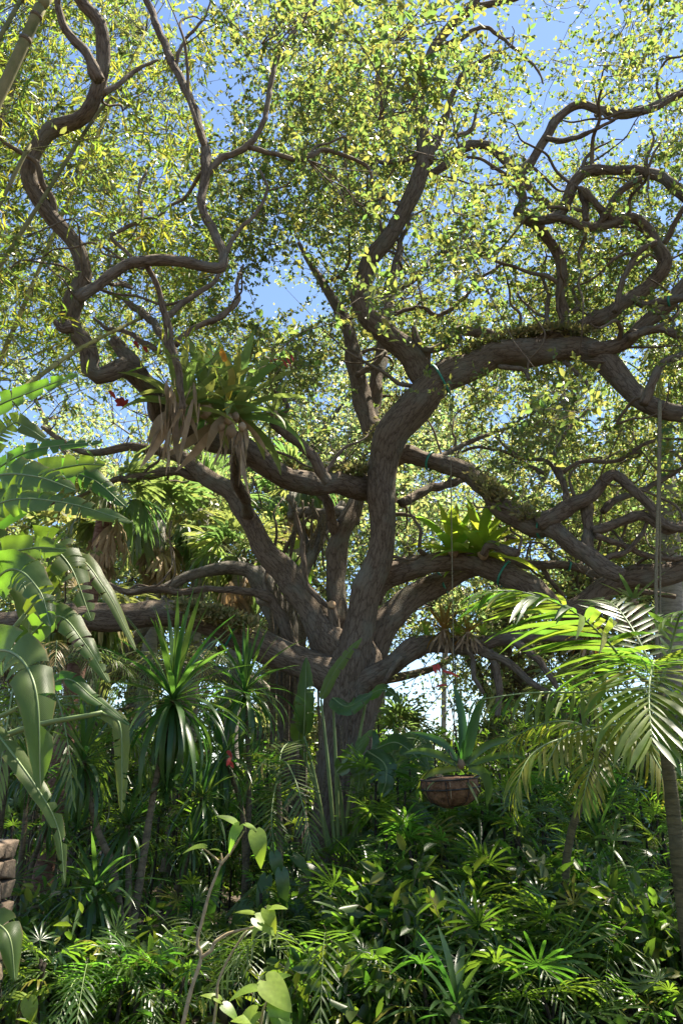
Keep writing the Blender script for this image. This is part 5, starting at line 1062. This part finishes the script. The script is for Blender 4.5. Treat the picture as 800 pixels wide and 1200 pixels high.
for k in range(9):
    x0 = 374 + k * 7 + rng.uniform(-3, 3); rows = [(x0 - 4, 1075, 10.5), (x0 + rng.uniform(-5, 5), 1010, 10.52), (x0 + 8 + rng.uniform(-6, 6), 940, 10.56), (x0 + 8 + rng.uniform(-8, 8), 880, 10.56), (x0 + 8 + rng.uniform(-8, 8), 835 - rng.uniform(0, 30), 10.58)]
    s_ = spline([P(*r) for r in rows], 24); s_ += rng.normal(size=s_.shape) * .008; V, Fc, B = tube_geo(s_, np.linspace(.024, .01, 24) * rng.uniform(.6, 1.3), 7, .1, k); o = obj('aerial_root', mesh('aerial_root', V - OAK, Fc, M['bark' if k % 2 else 'cane'], True, {'barkco': ('FLOAT_VECTOR', B)}), oak)
def fern(px, Y, label, h=.5, n=12):
    b = gp(px, Y); b[2] = -.05; t = thing('fern', b, label, 'fern', 'ferns in the understorey'); c = b + [0, 0, .12]
    V, Fc, _ = tube_geo([b, c], [.04, .03], 7); obj('crown_base', mesh('crown_base', V - b, Fc, M['cane']), t)
    for k in range(n):
        az = k * 2.4 + random.uniform(-.3, .3); d = np.array([math.cos(az), math.sin(az), 0]); e = random.uniform(.7, 1.2) * h
        frond(t, b, [c, c + d * .25 * e + [0, 0, .55 * e], c + d * .7 * e + [0, 0, .85 * e], c + d * 1.15 * e + [0, 0, .7 * e], c + d * 1.5 * e + [0, 0, .35 * e]], 44, .2 * e / h, LEAFLET, rad=.005, droopang=.5, join=True, spread=1.2, wscale=.9)
for px, Y, h, lab in ((385, 6.2, .62, 'arching fern below the dark heart leaves'), (590, 6.0, .6, 'arching fern beside the brown-edged strap plant'), (715, 6.4, .62, 'arching fern at the foot of the arching palm'), (120, 5.9, .5, 'arching fern near the pale seedling'), (270, 6.6, .62, 'arching fern behind the forked sapling'), (655, 7.9, .9, 'tall fern among the lady palms below the yellowing palm'), (500, 8.2, .95, 'tall fern under the hanging basket')):
    fern(px, Y, lab, h)
for px, Y, n, Lh, lab in ((655, 6.6, 11, .75, 'strap leaved plant among lady palms below the yellowing palm'), (745, 7.0, 11, .85, 'strap leaved plant beside the arching palm stem'), (245, 7.6, 12, .9, 'strap leaved plant behind the forked sapling')):
    b = gp(px, Y); b[2] = -.05; t = thing('strap_leaf_plant', b, lab, 'plant'); V, Fc, _ = tube_geo([b, b + [0, 0, .3]], [.05, .035], 8); obj('stem', mesh('stem', V - b, Fc, M['cane']), t); rosette(t, b + [0, 0, .28], b, STRAP, n, Lh, .1, 1.4, .85)
# ------------------------------------------------------------------ stone pillar
PX = P(-30, 990, 5.3); PX = np.array([PX[0] - .02, PX[1], 0])
pl = thing('stone_pillar', PX, 'stacked brown stone pillar beside the torn paddle leaves', 'pillar')
hp = float(P(10, 985, 5.3)[2]); half = .2
def block(lx, ly, lz, seed):
    g = np.random.default_rng(seed); V = []
    for x in (-.5, .5):
        for y in (-.5, .5):
            for z in (-.5, .5): V.append([x * lx, y * ly, z * lz])
    V = np.array(V) + g.normal(size=(8, 3)) * .01
    import bmesh
    bm = bmesh.new(); vv = [bm.verts.new(q) for q in V]
    for f in ((0, 1, 3, 2), (4, 6, 7, 5), (0, 4, 5, 1), (2, 3, 7, 6), (0, 2, 6, 4), (1, 5, 7, 3)): bm.faces.new([vv[i] for i in f])
    bmesh.ops.recalc_face_normals(bm, faces=bm.faces); bmesh.ops.bevel(bm, geom=list(bm.edges), offset=.008, segments=2, affect='EDGES', profile=.6)
    me = bpy.data.meshes.new('stone'); bm.to_mesh(me); bm.free(); me.materials.append(M['stone']); me.polygons.foreach_set('use_smooth', np.ones(len(me.polygons), bool)); return me
core = block(half * 2 - .05, half * 2 - .05, hp - .02, 1); core.materials.clear(); core.materials.append(M['mortar']); obj('mortar_core', core, pl, Matrix.Translation((0, 0, hp / 2)))
nc = 11; ch = hp / nc; stones = [block(w_, .07, ch * .9, 20 + i) for i, w_ in enumerate((.19, .17, .21, .18))]
for i in range(nc):
    for fc in range(4):
        a = fc * math.pi / 2; split = random.uniform(-.05, .05)
        for sx in (-1, 1):
            Mx = Matrix.Translation((0, 0, ch * (i + .5))) @ Matrix.Rotation(a, 4, 'Z') @ Matrix.Translation((sx * .1 + split * .3, -half + random.uniform(-.012, .006), random.uniform(-.006, .006))) @ Matrix.Rotation(random.uniform(-.04, .04), 4, 'Y')
            obj('stone', random.choice(stones), pl, Mx)

# ------------------------------------------------------------------ shrubs and ground cover
def shrub(px, Y, h, rad, label, mat, L, n, group):
    b = gp(px, Y); b[2] = -.06; t = thing('shrub', b, label, 'shrub', group); tips = []
    for k in range(7):
        az = k * .9 + random.uniform(-.2, .2); e = b + [math.cos(az) * rad * random.uniform(.3, .8), math.sin(az) * rad * random.uniform(.3, .8), h * random.uniform(.6, .95)]
        s = spline([b + [math.cos(az) * .06, math.sin(az) * .06, 0], (b + e) / 2 + [0, 0, .1 * h], e], 10); tube('stem', s, np.linspace(.02, .006, 10), M['twig'], t, 5, .05, k, b); tips.append(s[3:])
    tp = np.vstack(tips); c = tp[rng.integers(0, len(tp), n)] + rng.normal(size=(n, 3)) * [rad * .32, rad * .32, h * .12]; c = c[c[:, 2] > .1]
    A = tp[np.array([((tp - q) ** 2).sum(1).argmin() for q in c])]
    lv, tw = sprays(c, rng.uniform(.22, .42, len(c)), 6, 7, L, L * .42, upb=.35, simple=Y > 16); cloud_obj('foliage', [lv], M[mat], t, b); twig_obj('twigs', [tw, link_twigs(A, c, np.full(len(c), .006))], M['twig'], t, b)
for px, Y, h, lab in ((15, 13, 2.8, 'leafy shrub behind the stone pillar'), (160, 14, 2.6, 'leafy shrub filling the space below the level grey limb'), (250, 12.8, 2.4, 'leafy shrub behind the upright sunlit dracaena'), (430, 15.5, 2.6, 'leafy shrub close behind the oak trunk'), (545, 14.5, 2.3, 'leafy shrub behind the hanging basket'), (630, 13.8, 2.8, 'leafy shrub behind the yellowing palm'), (725, 13.2, 2.9, 'leafy shrub at the foot of the smooth shafted palm'), (820, 12.5, 3.2, 'tall leafy shrub behind the arching palm stem')):
    shrub(px, Y, h, 1.3, lab, 'shrubleaf', .12, 130, 'shrubs behind the oak')
for px, Y, h, rad_, lf, lab in ((405, 6.0, .4, .4, .16, 'low broad leaved shrub before the oak foot'), (470, 6.5, .8, .5, .14, 'low leafy shrub beside the taller strap plant'), (625, 6.9, .95, .5, .17, 'leafy shrub below the tip of the yellowing frond'), (780, 6.2, .8, .5, .15, 'leafy shrub beside the base of the arching palm'), (85, 6.6, .8, .5, .13, 'small leafy shrub between pillar and dracaena'), (185, 6.3, .45, .4, .14, 'small leafy shrub under the tan canes'), (545, 8.9, 1.4, .7, .17, 'leafy shrub in shade below the basket'), (350, 7.6, .6, .45, .15, 'leafy shrub below the ladder-like frond')):
    shrub(px, Y, h, rad_, lab, 'shrubleaf', lf, 46, 'low shrubs among the lady palms')
far = [(px, Y, h) for Y, h, xs in ((19, 3.2, (-30, 60, 140, 220, 300, 380)), (22, 2.4, (440, 500, 560)), (19, 3.0, (620, 690, 760, 830)), (27, 4.2, (0, 90, 180, 270, 360, 600, 680, 760)), (30, 3.2, (440, 490, 545))) for px in xs]
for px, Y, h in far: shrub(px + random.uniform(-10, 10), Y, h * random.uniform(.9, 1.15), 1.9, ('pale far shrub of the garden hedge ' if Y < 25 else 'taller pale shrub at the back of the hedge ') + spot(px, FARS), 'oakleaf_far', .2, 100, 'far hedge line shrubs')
n = 8000
gx = rng.uniform(-8, 8, n); gy = rng.uniform(4.8, 16, n); ph = .25 + .3 * np.abs(np.sin(gx * 1.7 + 1) * np.cos(gy * 1.3)); gz = rng.random(n) ** 1.5 * ph
keepg = np.hypot(gx - OAK[0], gy - OAK[1]) > .7; C_ = np.stack([gx, gy, gz], 1)[keepg]
d = rng.normal(size=C_.shape); d[:, 2] = np.abs(d[:, 2]) * .7; nn = rng.normal(size=C_.shape) * .5; nn[:, 2] += 1; sz = rng.uniform(.07, .17, len(C_))
tag(cloud_obj('ground_cover', [leaf_cloud(C_, nrm(d), nrm(nn), sz, sz * rng.uniform(.25, .6, len(C_)))], M['shrubleaf']), 'low leafy ground cover between the understorey plants', 'ground cover', kind='stuff')
